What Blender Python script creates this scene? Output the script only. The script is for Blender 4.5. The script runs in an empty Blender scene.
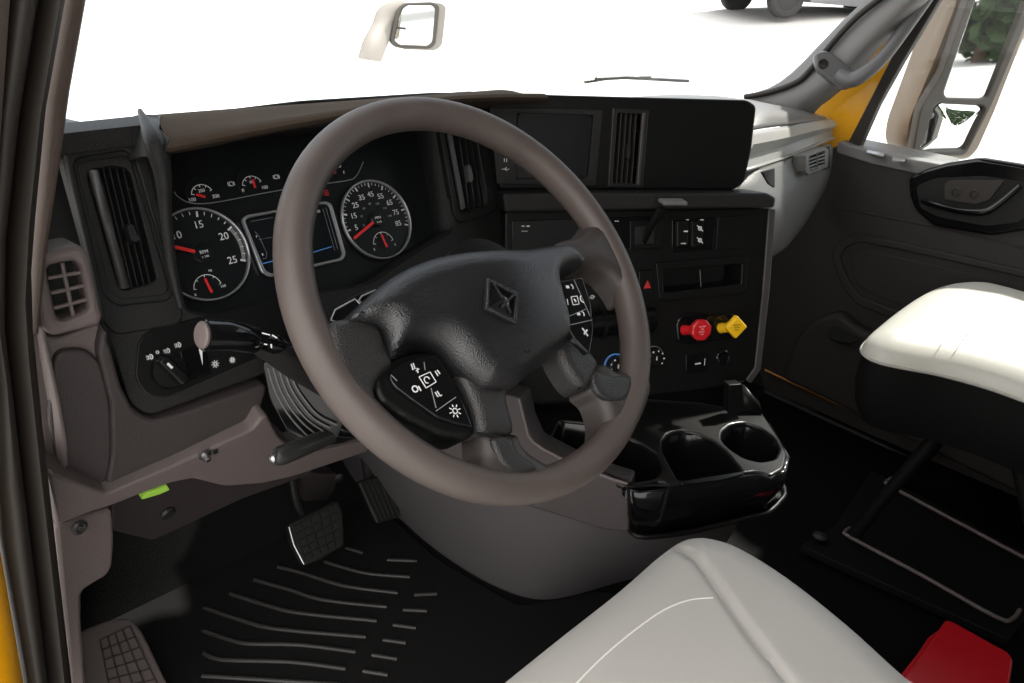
import bpy, bmesh, math, random
from mathutils import Vector, Matrix
random.seed(7)
S = bpy.context.scene
COL = S.collection
R_ = math.radians

# ------------------------------------------------------------------ camera
FPX = 784.4
PIT, YAW, ROL = R_(25.7), R_(47.6), R_(4.6)
CAM = Vector((0, 0, 1.15))
_h = Vector((math.sin(YAW), math.cos(YAW), 0))
_F = _h*math.cos(PIT) + Vector((0, 0, -math.sin(PIT)))
_R0 = Vector((math.cos(YAW), -math.sin(YAW), 0)); _U0 = _R0.cross(_F)
_R = _R0*math.cos(ROL) + _U0*math.sin(ROL)
_U = _U0*math.cos(ROL) - _R0*math.sin(ROL)
cd = bpy.data.cameras.new('camera'); cam = bpy.data.objects.new('camera', cd); COL.objects.link(cam)
cam.matrix_world = Matrix(((_R.x, _U.x, -_F.x, CAM.x), (_R.y, _U.y, -_F.y, CAM.y), (_R.z, _U.z, -_F.z, CAM.z), (0, 0, 0, 1)))
cd.sensor_width = 36; cd.lens = FPX/1024*36; cd.clip_start = .02; cd.clip_end = 300
S.camera = cam
def ray(x, y): return _F + (x-512)/FPX*_R + (341.5-y)/FPX*_U
def at(x, y, X=None, Y=None, Z=None, t=None):
    d = ray(x, y)
    if X is not None: t = (X-CAM.x)/d.x
    if Y is not None: t = (Y-CAM.y)/d.y
    if Z is not None: t = (Z-CAM.z)/d.z
    return CAM + t*d

# ------------------------------------------------------------------ materials
MATS = {}
def mat(name, col, rough=.5, metal=0, bump=0, bscale=200, spec=.5, coat=0, var=0, vscale=8, emit=None, kind='noise', coat_rough=.1, sheen=0):
    m = bpy.data.materials.new(name); m.use_nodes = True
    nt = m.node_tree; b = nt.nodes['Principled BSDF']
    b.inputs['Base Color'].default_value = (*col, 1); b.inputs['Roughness'].default_value = rough
    b.inputs['Metallic'].default_value = metal; b.inputs['Specular IOR Level'].default_value = spec if metal or max(col) > .12 else spec*.7
    b.inputs['Coat Weight'].default_value = coat; b.inputs['Coat Roughness'].default_value = coat_rough
    b.inputs['Sheen Weight'].default_value = sheen
    tc = nt.nodes.new('ShaderNodeTexCoord')
    if emit: b.inputs['Emission Color'].default_value = (*col, 1); b.inputs['Emission Strength'].default_value = emit
    if var:
        n = nt.nodes.new('ShaderNodeTexNoise'); n.inputs['Scale'].default_value = vscale; n.inputs['Detail'].default_value = 5
        r = nt.nodes.new('ShaderNodeMapRange'); r.inputs[3].default_value = 1-var; r.inputs[4].default_value = 1+var
        mx = nt.nodes.new('ShaderNodeVectorMath'); mx.operation = 'SCALE'; mx.inputs[0].default_value = col
        nt.links.new(tc.outputs['Object'], n.inputs['Vector']); nt.links.new(n.outputs['Fac'], r.inputs[0])
        nt.links.new(r.outputs[0], mx.inputs['Scale']); nt.links.new(mx.outputs[0], b.inputs['Base Color'])
    if bump:
        bp = nt.nodes.new('ShaderNodeBump'); bp.inputs['Strength'].default_value = bump; bp.inputs['Distance'].default_value = .001
        if kind == 'noise':
            n = nt.nodes.new('ShaderNodeTexNoise'); n.inputs['Scale'].default_value = bscale; n.inputs['Detail'].default_value = 3
            out = n.outputs['Fac']
        elif kind == 'voronoi':
            n = nt.nodes.new('ShaderNodeTexVoronoi'); n.inputs['Scale'].default_value = bscale
            out = n.outputs['Distance']
        else:
            n = nt.nodes.new('ShaderNodeTexWave'); n.inputs['Scale'].default_value = bscale; n.bands_direction = 'DIAGONAL'
            out = n.outputs['Fac']
        nt.links.new(tc.outputs['Object'], n.inputs['Vector'])
        nt.links.new(out, bp.inputs['Height']); nt.links.new(bp.outputs[0], b.inputs['Normal'])
    MATS[name] = m; return m
M = MATS
mat('dash_black', (.009, .0085, .0085), .42, bump=.5, bscale=900, kind='voronoi')
mat('panel_black', (.005, .005, .005), .36, bump=.2, bscale=1200)
mat('pad_brown', (.050, .036, .026), .6, bump=.6, bscale=700, kind='voronoi')
mat('matte_black', (.004, .004, .004), .7)
mat('gloss_black', (.004, .004, .0045), .12)
mat('vent_black', (.014, .013, .013), .35)
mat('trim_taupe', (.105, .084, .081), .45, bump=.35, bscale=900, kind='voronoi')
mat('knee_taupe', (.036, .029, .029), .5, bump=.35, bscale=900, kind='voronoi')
mat('console_gray', (.088, .081, .084), .5, bump=.35, bscale=900, kind='voronoi')
mat('light_gray', (.115, .114, .11), .34, bump=.3, bscale=900, kind='voronoi')
mat('door_gray', (.026, .0225, .021), .5, bump=.4, bscale=800, kind='voronoi')
mat('rubber', (.016, .0125, .0098), .55)
mat('pillar_brown', (.080, .056, .045), .55, bump=.3, bscale=900, kind='voronoi')
mat('pillar_gray', (.13, .127, .127), .5, bump=.3, bscale=900, kind='voronoi')
mat('grab_gray', (.10, .10, .105), .4)
mat('rim_leather', (.068, .054, .049), .42, bump=.3, bscale=900, var=.30, vscale=16)
mat('hub_leather', (.010, .010, .011), .25, bump=.45, bscale=650, kind='voronoi')
mat('spoke_black', (.020, .019, .019), .30, bump=.55, bscale=650, kind='voronoi')
mat('chrome', (.75, .75, .76), .18, metal=1)
mat('dial_ring', (.50, .50, .52), .28, metal=.8)
mat('dial_face', (.006, .007, .008), .3)
mat('dial_gloss', (.006, .008, .010), .15)
mat('screen', (.006, .006, .007), .12)
mat('ink_white', (.62, .62, .62), .5)
mat('ink_dim', (.20, .20, .20), .5)
mat('ink_red', (.45, .012, .015), .5)
mat('ink_blue', (.02, .06, .16), .5)
mat('lcd_blue', (.05, .18, .45), .5, emit=.25)
mat('needle_red', (.62, .02, .02), .4)
mat('knob_red', (.48, .01, .015), .3, coat=.3)
mat('knob_yellow', (.75, .44, .01), .35, coat=.3)
mat('ink_pale_red', (.75, .35, .35), .5)
mat('ink_brown', (.25, .13, .01), .5)
mat('mat_rubber', (.013, .0125, .0125), .62, bump=.9, bscale=500)
mat('carpet', (.008, .008, .008), .85, bump=.8, bscale=400)
mat('pedal_rubber', (.012, .013, .012), .5, bump=.3, bscale=600)
mat('steel', (.45, .45, .45), .3, metal=1)
mat('dark_steel', (.02, .02, .02), .35)
mat('seat_cloth', (.43, .41, .385), .8, bump=.35, bscale=420, kind='wave', sheen=.2)
mat('seat_vinyl', (.46, .45, .405), .45, bump=.2, bscale=500)
mat('stitch', (.72, .70, .66), .7)
mat('skirt_black', (.004, .004, .004), .7, bump=.4, bscale=300)
mat('yellow_paint', (.80, .36, .005), .3, coat=.5)
mat('lime', (.45, .80, .10), .4)
mat('box_red', (.42, .006, .012), .38, bump=.2, bscale=300)
mat('orange_strip', (.42, .17, .03), .5)
mat('mirror_shell', (.20, .165, .13), .45)
mat('mirror_frame', (.06, .055, .05), .5)
mat('mirror_glass', (.85, .87, .87), .02, metal=1)
mat('glare_white', (.80, .80, .80), .35, coat=.5)
mat('headliner', (.12, .12, .115), .9)
mat('cab_wall', (.06, .055, .05), .8)
mat('concrete', (.46, .455, .445), .9)
mat('car_gray', (.22, .22, .23), .3, metal=.5, coat=.5)
mat('tyre', (.03, .03, .03), .8)
mat('car_glass', (.02, .025, .03), .06)
mat('bark', (.10, .07, .05), .9, bump=.6, bscale=30)
mat('leaf_green', (.045, .085, .02), .6, var=.4, vscale=3)
mat('leaf_dark', (.025, .05, .012), .6, var=.4, vscale=3)
mat('blue_trim', (.02, .05, .12), .3)
mat('hood_plastic', (.23, .21, .19), .5)
def glassmat():
    m = bpy.data.materials.new('window_glass'); m.use_nodes = True; nt = m.node_tree
    nt.nodes.clear()
    o = nt.nodes.new('ShaderNodeOutputMaterial'); t = nt.nodes.new('ShaderNodeBsdfTransparent'); g = nt.nodes.new('ShaderNodeBsdfGlossy')
    g.inputs['Roughness'].default_value = .01; t.inputs[0].default_value = (.96, .98, .97, 1)
    lw = nt.nodes.new('ShaderNodeLayerWeight'); pw = nt.nodes.new('ShaderNodeMath'); pw.operation = 'POWER'; pw.inputs[1].default_value = 5
    f = nt.nodes.new('ShaderNodeMath'); f.operation = 'MULTIPLY_ADD'; f.inputs[1].default_value = .9; f.inputs[2].default_value = .02
    nt.links.new(lw.outputs['Facing'], pw.inputs[0]); nt.links.new(pw.outputs[0], f.inputs[0]); mx = nt.nodes.new('ShaderNodeMixShader')
    nt.links.new(f.outputs[0], mx.inputs[0]); nt.links.new(t.outputs[0], mx.inputs[1]); nt.links.new(g.outputs[0], mx.inputs[2]); nt.links.new(mx.outputs[0], o.inputs[0])
    MATS['glass'] = m
glassmat()

# ------------------------------------------------------------------ helpers
def thing(name, label, cat, loc=(0, 0, 0), group=None):
    o = bpy.data.objects.new(name, None); COL.objects.link(o); o.location = loc; o.empty_display_size = .05
    o['label'] = label; o['category'] = cat
    if group: o['group'] = group
    return o
def wloc(p):
    return p.location.copy() if p.type == 'EMPTY' else Vector((0, 0, 0))
def link(name, me, m, parent=None, label=None):
    o = bpy.data.objects.new(name, me); COL.objects.link(o)
    if m: me.materials.clear(); me.materials.append(M[m] if isinstance(m, str) else m)
    if parent: 
        o.parent = parent; o.matrix_parent_inverse = Matrix.Translation(-wloc(parent))
    if label: o['label'] = label
    return o
def tag(o, label, cat, group=None, kind=None):
    if label: o['label'] = label
    if cat: o['category'] = cat
    if group: o['group'] = group
    if kind: o['kind'] = kind
    return o
def struct(o): o['kind'] = 'structure'; return o
def smooth(me, ang=35):
    for p in me.polygons: p.use_smooth = True
    try: me.set_sharp_from_angle(angle=R_(ang))
    except Exception: pass
def frombm(name, bm, m, parent=None, ang=35, label=None):
    bmesh.ops.remove_doubles(bm, verts=bm.verts, dist=1e-6)
    bmesh.ops.recalc_face_normals(bm, faces=bm.faces)
    me = bpy.data.meshes.new(name); bm.to_mesh(me); bm.free(); smooth(me, ang)
    return link(name, me, m, parent, label)
class Plane:
    def __init__(s, o, n, up=(0, 0, 1)):
        s.o = Vector(o); s.n = Vector(n).normalized(); up = Vector(up)
        s.u = up.cross(s.n).normalized(); s.v = s.n.cross(s.u).normalized()
    def off(s, d):
        q = Plane(s.o + s.n*d, s.n); q.u, q.v = s.u, s.v; return q
    def hit(s, x, y):
        d = ray(x, y); t = (s.o-CAM).dot(s.n)/d.dot(s.n); return CAM + t*d
    def uv(s, x, y):
        w = s.hit(x, y)-s.o; return (w.dot(s.u), w.dot(s.v))
    def w(s, u, v, h=0): return s.o + s.u*u + s.v*v + s.n*h
    def mat(s):
        return Matrix(((s.u.x, s.v.x, s.n.x, s.o.x), (s.u.y, s.v.y, s.n.y, s.o.y), (s.u.z, s.v.z, s.n.z, s.o.z), (0, 0, 0, 1)))
    def rot(s, a):
        q = Plane(s.o, s.n); q.u = s.u*math.cos(a)+s.v*math.sin(a); q.v = s.n.cross(q.u); return q
    def to(s, p):
        q = Plane(p, s.n); q.u, q.v = s.u, s.v; return q
def rnd(pts, r, n=5):
    """round the corners of a closed 2-D polygon"""
    out = []; N = len(pts)
    for i in range(N):
        p0, p, p1 = Vector(pts[i-1]), Vector(pts[i]), Vector(pts[(i+1) % N])
        a = p0-p; b = p1-p; la, lb = a.length, b.length
        if la < 1e-7 or lb < 1e-7: continue
        rr = min(r, la*.45, lb*.45)
        A = p + a/la*rr; B = p + b/lb*rr
        for k in range(n+1):
            t = k/n; out.append(tuple(A*(1-t)**2 + p*2*t*(1-t) + B*t*t))
    return out
def catm(pts, n=6, closed=True):
    out = []; N = len(pts); V = [Vector(p) for p in pts]
    rng = range(N if closed else N-1)
    for i in rng:
        if closed: p0, p1, p2, p3 = V[i-1], V[i], V[(i+1) % N], V[(i+2) % N]
        else: p0, p1, p2, p3 = V[max(i-1, 0)], V[i], V[i+1], V[min(i+2, N-1)]
        for k in range(n):
            t = k/n
            out.append(tuple(.5*((2*p1)+(-p0+p2)*t+(2*p0-5*p1+4*p2-p3)*t*t+(-p0+3*p1-3*p2+p3)*t**3)))
    if not closed: out.append(tuple(V[-1]))
    return out
def plate_uv(name, pl, loops, thick, m, parent=None, bevel=.0015, lift=0, label=None, ang=30):
    """solid plate in a plane: front face at height lift, reaching thick behind it; further loops are holes"""
    cu = bpy.data.curves.new(name, 'CURVE'); cu.dimensions = '2D'; cu.fill_mode = 'BOTH'
    bevel = min(bevel, thick*.45)
    cu.extrude = thick/2-bevel; cu.bevel_depth = bevel; cu.bevel_resolution = 2; cu.offset = -bevel
    for lp in loops:
        sp = cu.splines.new('POLY'); sp.points.add(len(lp)-1)
        for i, (u, v) in enumerate(lp): sp.points[i].co = (u, v, 0, 1)
        sp.use_cyclic_u = True
    ob = bpy.data.objects.new(name, cu)
    me = bpy.data.meshes.new_from_object(ob); bpy.data.objects.remove(ob); bpy.data.curves.remove(cu)
    me.transform(pl.mat() @ Matrix.Translation((0, 0, lift-thick/2))); smooth(me, ang)
    me.name = name
    return link(name, me, m, parent, label)
def plate(name, pl, outer, thick, m, parent=None, holes=(), r=.004, bevel=.0015, lift=0, label=None, sm=False):
    q = pl.off(lift)
    f = (lambda L: catm([q.uv(*p) for p in L])) if sm else (lambda L: rnd([q.uv(*p) for p in L], r))
    return plate_uv(name, q, [f(outer)]+[f(h) for h in holes], thick, m, parent, bevel, 0, label)
def ring(c, r, n=48): return [(c[0]+r*math.cos(2*math.pi*i/n), c[1]+r*math.sin(2*math.pi*i/n)) for i in range(n)]
def rect(c, w, h): return [(c[0]-w/2, c[1]-h/2), (c[0]+w/2, c[1]-h/2), (c[0]+w/2, c[1]+h/2), (c[0]-w/2, c[1]+h/2)]
def text_me(s, size, ext=.0002):
    cu = bpy.data.curves.new('t', 'FONT'); cu.body = s; cu.size = size; cu.align_x = 'CENTER'; cu.align_y = 'CENTER'; cu.extrude = ext; cu.resolution_u = 3
    ob = bpy.data.objects.new('t', cu); me = bpy.data.meshes.new_from_object(ob)
    bpy.data.objects.remove(ob); bpy.data.curves.remove(cu); return me
def texts(name, pl, items, m, parent, lift=.001, extra=None):
    """items: (string, u, v, size, angle); one mesh of lettering"""
    bm = bmesh.new()
    for s, u, v, size, a in items:
        me = text_me(s, size); me.transform(pl.mat() @ Matrix.Translation((u, v, lift)) @ Matrix.Rotation(a, 4, 'Z'))
        bm.from_mesh(me); bpy.data.meshes.remove(me)
    if extra: extra(bm)
    me = bpy.data.meshes.new(name); bm.to_mesh(me); bm.free()
    return link(name, me, m, parent)
def bar(bm, pl, p, q, w, h=.0004, lift=.001):
    """flat little bar from uv p to uv q"""
    p, q = Vector(p), Vector(q); d = (q-p).normalized(); n = Vector((-d.y, d.x))*w/2
    c = [p-n, q-n, q+n, p+n]
    vs = [bm.verts.new(pl.w(a.x, a.y, lift)) for a in c] + [bm.verts.new(pl.w(a.x, a.y, lift+h)) for a in c]
    for f in ((3, 2, 1, 0), (4, 5, 6, 7), (0, 1, 5, 4), (1, 2, 6, 5), (2, 3, 7, 6), (3, 0, 4, 7)): bm.faces.new([vs[i] for i in f])
def arc(bm, pl, c, r, a0, a1, w, lift=.001, n=24):
    P = [(c[0]+r*math.cos(a0+(a1-a0)*i/n), c[1]+r*math.sin(a0+(a1-a0)*i/n)) for i in range(n+1)]
    for a, b in zip(P, P[1:]): bar(bm, pl, a, b, w, lift=lift)
def loft(name, rows, m, parent=None, closed_u=False, closed_v=False, thick=0, sub=0, cap=False, ang=40, label=None):
    bm = bmesh.new(); V = [[bm.verts.new(Vector(p)) for p in r] for r in rows]
    nr, nc = len(V), len(V[0])
    for i in range(nr if closed_v else nr-1):
        for j in range(nc if closed_u else nc-1):
            try: bm.faces.new((V[i][j], V[i][(j+1) % nc], V[(i+1) % nr][(j+1) % nc], V[(i+1) % nr][j]))
            except ValueError: pass
    if cap and closed_u:
        bm.faces.new(V[0]); bm.faces.new(V[-1])
    o = frombm(name, bm, m, parent, ang, label)
    if thick:
        s = o.modifiers.new('s', 'SOLIDIFY'); s.thickness = thick; s.offset = 0
    if sub:
        s = o.modifiers.new('u', 'SUBSURF'); s.levels = sub; s.render_levels = sub
    return o
def tube_bm(bm, pts, rad, seg=16, cap=True, sq=1.0, up=None, closed=False):
    pts = [Vector(p) for p in pts]; n = len(pts); rings = []
    if not hasattr(rad, '__len__'): rad = [rad]*n
    prev = Vector(up) if up else None
    for i, p in enumerate(pts):
        if closed: d = (pts[(i+1) % n]-pts[i-1]).normalized()
        else: d = (pts[min(i+1, n-1)]-pts[max(i-1, 0)]).normalized()
        if prev is None: prev = d.orthogonal()
        a = (prev-d*prev.dot(d)).normalized(); prev = a; b = d.cross(a)
        rings.append([bm.verts.new(p + (a*math.cos(t)*sq+b*math.sin(t))*rad[i]) for t in [2*math.pi*k/seg for k in range(seg)]])
    for i in range(n if closed else n-1):
        A, B = rings[i], rings[(i+1) % n]
        for k in range(seg): bm.faces.new((A[k], A[(k+1) % seg], B[(k+1) % seg], B[k]))
    if cap and not closed: bm.faces.new(rings[0]); bm.faces.new(rings[-1])
def tube(name, pts, rad, m, parent=None, seg=16, sq=1.0, up=None, closed=False, cm=0, label=None):
    if cm: 
        if hasattr(rad, '__len__'):
            rad = [x[0] for x in catm([(r, 0) for r in rad], cm, closed)]
        pts = catm(pts, cm, closed)
    bm = bmesh.new(); tube_bm(bm, pts, rad, seg, True, sq, up, closed); return frombm(name, bm, m, parent, 50, label)
def lathe(name, pl, prof, m, parent=None, seg=40, label=None):
    """prof: (radius, height along the plane normal), centred on the plane origin"""
    bm = bmesh.new(); rows = []
    for r, h in prof:
        rows.append([bm.verts.new(pl.w(max(r, 1e-5)*math.cos(2*math.pi*k/seg), max(r, 1e-5)*math.sin(2*math.pi*k/seg), h)) for k in range(seg)])
    for A, B in zip(rows, rows[1:]):
        for k in range(seg): bm.faces.new((A[k], A[(k+1) % seg], B[(k+1) % seg], B[k]))
    bm.faces.new(rows[0]); bm.faces.new(rows[-1])
    return frombm(name, bm, m, parent, 30, label)
def box(name, c, s, m, parent=None, rz=0, bevel=.004, rx=0, label=None):
    bm = bmesh.new(); bmesh.ops.create_cube(bm, size=1)
    for v in bm.verts: v.co = Vector((v.co.x*s[0], v.co.y*s[1], v.co.z*s[2]))
    if bevel: bmesh.ops.bevel(bm, geom=bm.edges[:], offset=bevel, segments=3, profile=.5, affect='EDGES')
    bm.transform(Matrix.Translation(c) @ Matrix.Rotation(rz, 4, 'Z') @ Matrix.Rotation(rx, 4, 'X'))
    return frombm(name, bm, m, parent, 35, label)
def dome(name, pl, outer, prof, m, parent=None, centre=None, r=.006, lift=0, label=None, back=.01, sm=True, n=6):
    """pad with a rounded face: rings shrink towards the centre following prof=(inset metres, height)"""
    q = pl.off(lift); L = [q.uv(*p) for p in outer]
    L = catm(L, n) if sm else rnd(L, r)
    if centre: c = Vector(q.uv(*centre))
    else: c = sum((Vector(p) for p in L), Vector((0, 0)))/len(L)
    bm = bmesh.new(); rows = []
    for ins, h in [(0, -back)]+list(prof):
        row = []
        for p in L:
            p = Vector(p); d = p-c; k = max(0, 1-ins/max(d.length, 1e-6)); row.append(bm.verts.new(q.w(*(c+d*k), h)))
        rows.append(row)
    N = len(L)
    for A, B in zip(rows, rows[1:]):
        for k in range(N):
            bm.faces.new((A[k], A[(k+1) % N], B[(k+1) % N], B[k]))
    f = bm.faces.new(rows[-1]); bm.faces.new(rows[0])
    bmesh.ops.triangulate(bm, faces=[f])
    return frombm(name, bm, m, parent, 50, label)
from mathutils.geometry import delaunay_2d_cdt
def segdist(p, L, closed=True):
    best = 9; px, py = p; n = len(L)
    for i in range(n if closed else n-1):
        ax, ay = L[i]; bx, by = L[(i+1) % n]; dx, dy = bx-ax, by-ay; q = dx*dx+dy*dy
        t = 0 if q < 1e-14 else max(0, min(1, ((px-ax)*dx+(py-ay)*dy)/q))
        d = (ax+t*dx-px)**2+(ay+t*dy-py)**2
        if d < best: best = d
    return math.sqrt(best)
def inside(p, L):
    x, y = p; c = False; j = len(L)-1
    for i in range(len(L)):
        if (L[i][1] > y) != (L[j][1] > y) and x < (L[j][0]-L[i][0])*(y-L[i][1])/(L[j][1]-L[i][1])+L[i][0]: c = not c
        j = i
    return c
def puff(name, pl, L, R, H, m, parent=None, step=.008, back=.02, fn=None, label=None, inset=0, power=2, ang=60):
    """closed pad over outline L (plane uv) whose edge rolls over in a radius R to height H; fn(u, v, d) adds relief"""
    # even out the outline
    P = []
    for a, b in zip(L, L[1:]+L[:1]):
        n = max(1, int(math.hypot(b[0]-a[0], b[1]-a[1])/step+.5))
        for k in range(n): P.append((a[0]+(b[0]-a[0])*k/n, a[1]+(b[1]-a[1])*k/n))
    L = P; n = len(L)
    area = sum(L[i-1][0]*L[i][1]-L[i][0]*L[i-1][1] for i in range(n))
    if area < 0: L = L[::-1]
    pts = list(L)
    for fr in (.06, .18, .36, .62, 1.0):
        for i in range(n):
            t = Vector(L[(i+1) % n])-Vector(L[i-1])
            if t.length < 1e-9: continue
            t.normalize(); q = Vector(L[i])+Vector((-t.y, t.x))*R*fr
            if inside(q, L) and segdist(q, L) > R*fr*.9: pts.append(tuple(q))
    u0, u1 = min(p[0] for p in L), max(p[0] for p in L); v0, v1 = min(p[1] for p in L), max(p[1] for p in L)
    j = 0; v = v0
    while v < v1:
        u = u0+(step/2 if j % 2 else 0)
        while u < u1:
            if inside((u, v), L) and segdist((u, v), L) > R*1.05: pts.append((u, v))
            u += step
        v += step*.87; j += 1
    vs, es, fs, *_r = delaunay_2d_cdt([Vector(p) for p in pts], [(i, (i+1) % n) for i in range(n)], [], 1, 1e-6)
    bm = bmesh.new(); top = []
    for p in vs:
        d = segdist(p, L); k = min(1, d/R); h = H*(1-(1-k)**power)**(1/power) if d > 1e-6 else 0
        if fn: h += fn(p[0], p[1], d)*min(1, d/(R*.5))
        top.append(bm.verts.new(pl.w(p[0], p[1], h)))
    for f in fs:
        try: bm.faces.new([top[i] for i in f])
        except ValueError: pass
    bm.edges.ensure_lookup_table()
    be = [e for e in bm.edges if e.is_boundary]
    r = bmesh.ops.extrude_edge_only(bm, edges=be)
    nv = [g for g in r['geom'] if isinstance(g, bmesh.types.BMVert)]
    for q in nv: q.co -= pl.n*back
    ne = [g for g in r['geom'] if isinstance(g, bmesh.types.BMEdge)]
    bmesh.ops.contextual_create(bm, geom=ne)
    bmesh.ops.recalc_face_normals(bm, faces=bm.faces)
    me = bpy.data.meshes.new(name); bm.to_mesh(me); bm.free(); smooth(me, ang)
    return link(name, me, m, parent, label)
def uvL(pl, L, n=4): return catm([pl.uv(*p) for p in L], n)
M['carpet'].node_tree.nodes['Principled BSDF'].inputs['Specular IOR Level'].default_value = .08
M['mat_rubber'].node_tree.nodes['Principled BSDF'].inputs['Specular IOR Level'].default_value = .06
mat('rib_rubber_lit', (.032, .030, .029), .4, bump=.4, bscale=500)  # paler than the mat rubber: catchlight painted into the ribs
mat('rim_shaded', (.034, .028, .026), .42, bump=.4, bscale=900)  # rim leather darkened to paint shade on the spoke sleeves
mat('fold_glint', (.10, .095, .095), .3)
mat('edge_gray', (.045, .042, .042), .35)

for n_, v_ in (('pad_brown', .12), ('panel_black', .2), ('dash_black', .25), ('skirt_black', .12), ('door_gray', .25)):
    M[n_].node_tree.nodes['Principled BSDF'].inputs['Specular IOR Level'].default_value = v_
M['pad_brown'].node_tree.nodes['Principled BSDF'].inputs['Roughness'].default_value = .8
mat('tray_black', (.006, .006, .006), .34)
mat('piping', (.33, .32, .29), .6)
mat('strip_gray', (.24, .24, .23), .35)
M['hub_leather'].node_tree.nodes['Principled BSDF'].inputs['Specular IOR Level'].default_value = .55
mat('leg_black', (.004, .004, .004), .6, spec=.2)

# ================================================================== SETTING: the cab shell
XL, XR = .17, 2.15
def quadbox(name, a, b, m):
    c = [(a[i]+b[i])/2 for i in range(3)]; s = [abs(b[i]-a[i]) for i in range(3)]
    return struct(box(name, c, s, m, bevel=0))
# floor: flat pan rising into the sloped toe board
rows = []
for x in (XL-.05, .9, XR+.05):
    rows.append([(x, -.80, 0), (x, 1.20, 0), (x, 1.27, .02), (x, 1.46, .26), (x, 1.50, .34)])
fl = struct(loft('floor', rows, 'carpet', thick=.012))
quadbox('wall_front', (XL-.06, 1.50, -.1), (XR+.06, 1.53, .75), 'matte_black')
quadbox('wall_back', (XL-.06, -.83, -.05), (XR+.06, -.80, 1.80), 'cab_wall')
quadbox('ceiling', (XL-.06, -.83, 1.78), (XR+.06, .98, 1.81), 'headliner')
quadbox('wall_left', (XL-.06, -.83, -.05), (XL-.02, -.42, 1.80), 'cab_wall')
wr = quadbox('wall_right', (XR+.02, -.83, -.05), (XR+.06, -.32, 1.80), 'cab_wall')
quadbox('wall_right', (XR+.005, .88, -.05), (XR+.05, 1.53, .75), 'matte_black')
quadbox('wall_left', (XL-.06, .90, -.05), (XL-.01, 1.53, .76), 'matte_black')
# windscreen
W0, W1 = Vector((0, 1.47, .80)), Vector((0, .96, 1.79))
ws = loft('window_1', [[Vector((x, 0, 0))+W0+Vector((0, .05*math.sin((x-XL)/(XR-XL)*math.pi), 0)) for x in [XL+(XR-XL)*i/12 for i in range(13)]],
                       [Vector((x, 0, 0))+W1+Vector((0, .05*math.sin((x-XL)/(XR-XL)*math.pi), 0)) for x in [XL+(XR-XL)*i/12 for i in range(13)]]], 'glass')
struct(ws)
# right window glass
DP = Plane((XR+.03, .6, .8), (-1, 0, 0))
struct(loft('window_2', [[(XR+.03, -.34, .76), (XR+.03, .98, .76)], [(XR+.03, -.34, 1.70), (XR+.03, .66, 1.70)]], 'glass'))
# ---- left pillar and door frame (rails down the left edge of the view), each a trim
def band(name, left, right, Y, dep, m, bulge=.012):
    rows = []
    for (a, b) in zip(left, right):
        A, B = at(*a, Y=Y), at(*b, Y=Y)
        c = (A+B)/2 + Vector((0, -bulge, 0))
        q1 = A*.75+B*.25+Vector((0, -bulge*.8, 0)); q3 = A*.25+B*.75+Vector((0, -bulge*.8, 0))
        rows.append([A+Vector((0, dep, 0)), A, q1, c, q3, B, B+Vector((0, dep, 0))])
    return struct(loft(name, rows, m, closed_u=True, cap=True, ang=60))
band('trim_1', [(92, -260), (63, 0), (44, 100), (36, 200), (30, 255), (26, 330)], [(140, -260), (86, 0), (70, 90), (60, 160), (48, 240), (38, 330)], .80, .10, 'pillar_brown')
band('trim_2', [(70, -260), (38, 0), (18, 120), (5, 240), (4, 330), (10, 380), (22, 480), (32, 560), (50, 720)],
     [(108, -260), (64, 0), (46, 100), (37, 200), (31, 260), (33, 330), (44, 440), (54, 530), (76, 720)], .74, .05, 'rubber', .02)
band('trim_3', [(30, -260), (6, 0), (-10, 120), (-18, 240), (-14, 330), (-6, 380), (-2, 480), (4, 540), (34, 720)],
     [(74, -260), (38, 0), (19, 120), (6, 240), (5, 330), (11, 380), (23, 480), (33, 560), (52, 720)], .72, .04, 'rubber', .012)
band('trim_4', [(-90, -260), (-90, 0), (-90, 330), (-90, 720)], [(35, -260), (10, 0), (-13, 330), (-10, 720)], .70, .03, 'pillar_brown', .01)
band('trim_5', [(-90, 330), (-90, 540), (-90, 720)], [(-60, 330), (1, 555), (30, 720)], .71, .03, 'yellow_paint', .02)
# ---- right pillar, with the painted body seen behind it
def pillar_row(px, X, dy=0): return at(*px, X=X)+Vector((0, dy, 0))
rows = []
for l, r in [((740, 97), (812, 150)), ((770, 96), (818, 118)), ((800, 84), (824, 108)), ((824, 62), (846, 96)), ((860, 24), (880, 55)), ((906, -14), (930, 0)), ((1010, -110), (1075, -110))]:
    A = at(*l, X=2.06); B = at(*r, X=2.13)
    mid = (A+B)/2 + Vector((-.035, -.02, 0))
    rows.append([A+Vector((.03, .10, 0)), A, A*.7+B*.3+Vector((-.028, -.016, 0)), mid, A*.3+B*.7+Vector((-.025, -.012, 0)), B, B+Vector((.03, .08, 0))])
struct(loft('trim_6', rows, 'pillar_gray', closed_u=True, cap=True, sub=1, ang=60))
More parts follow.
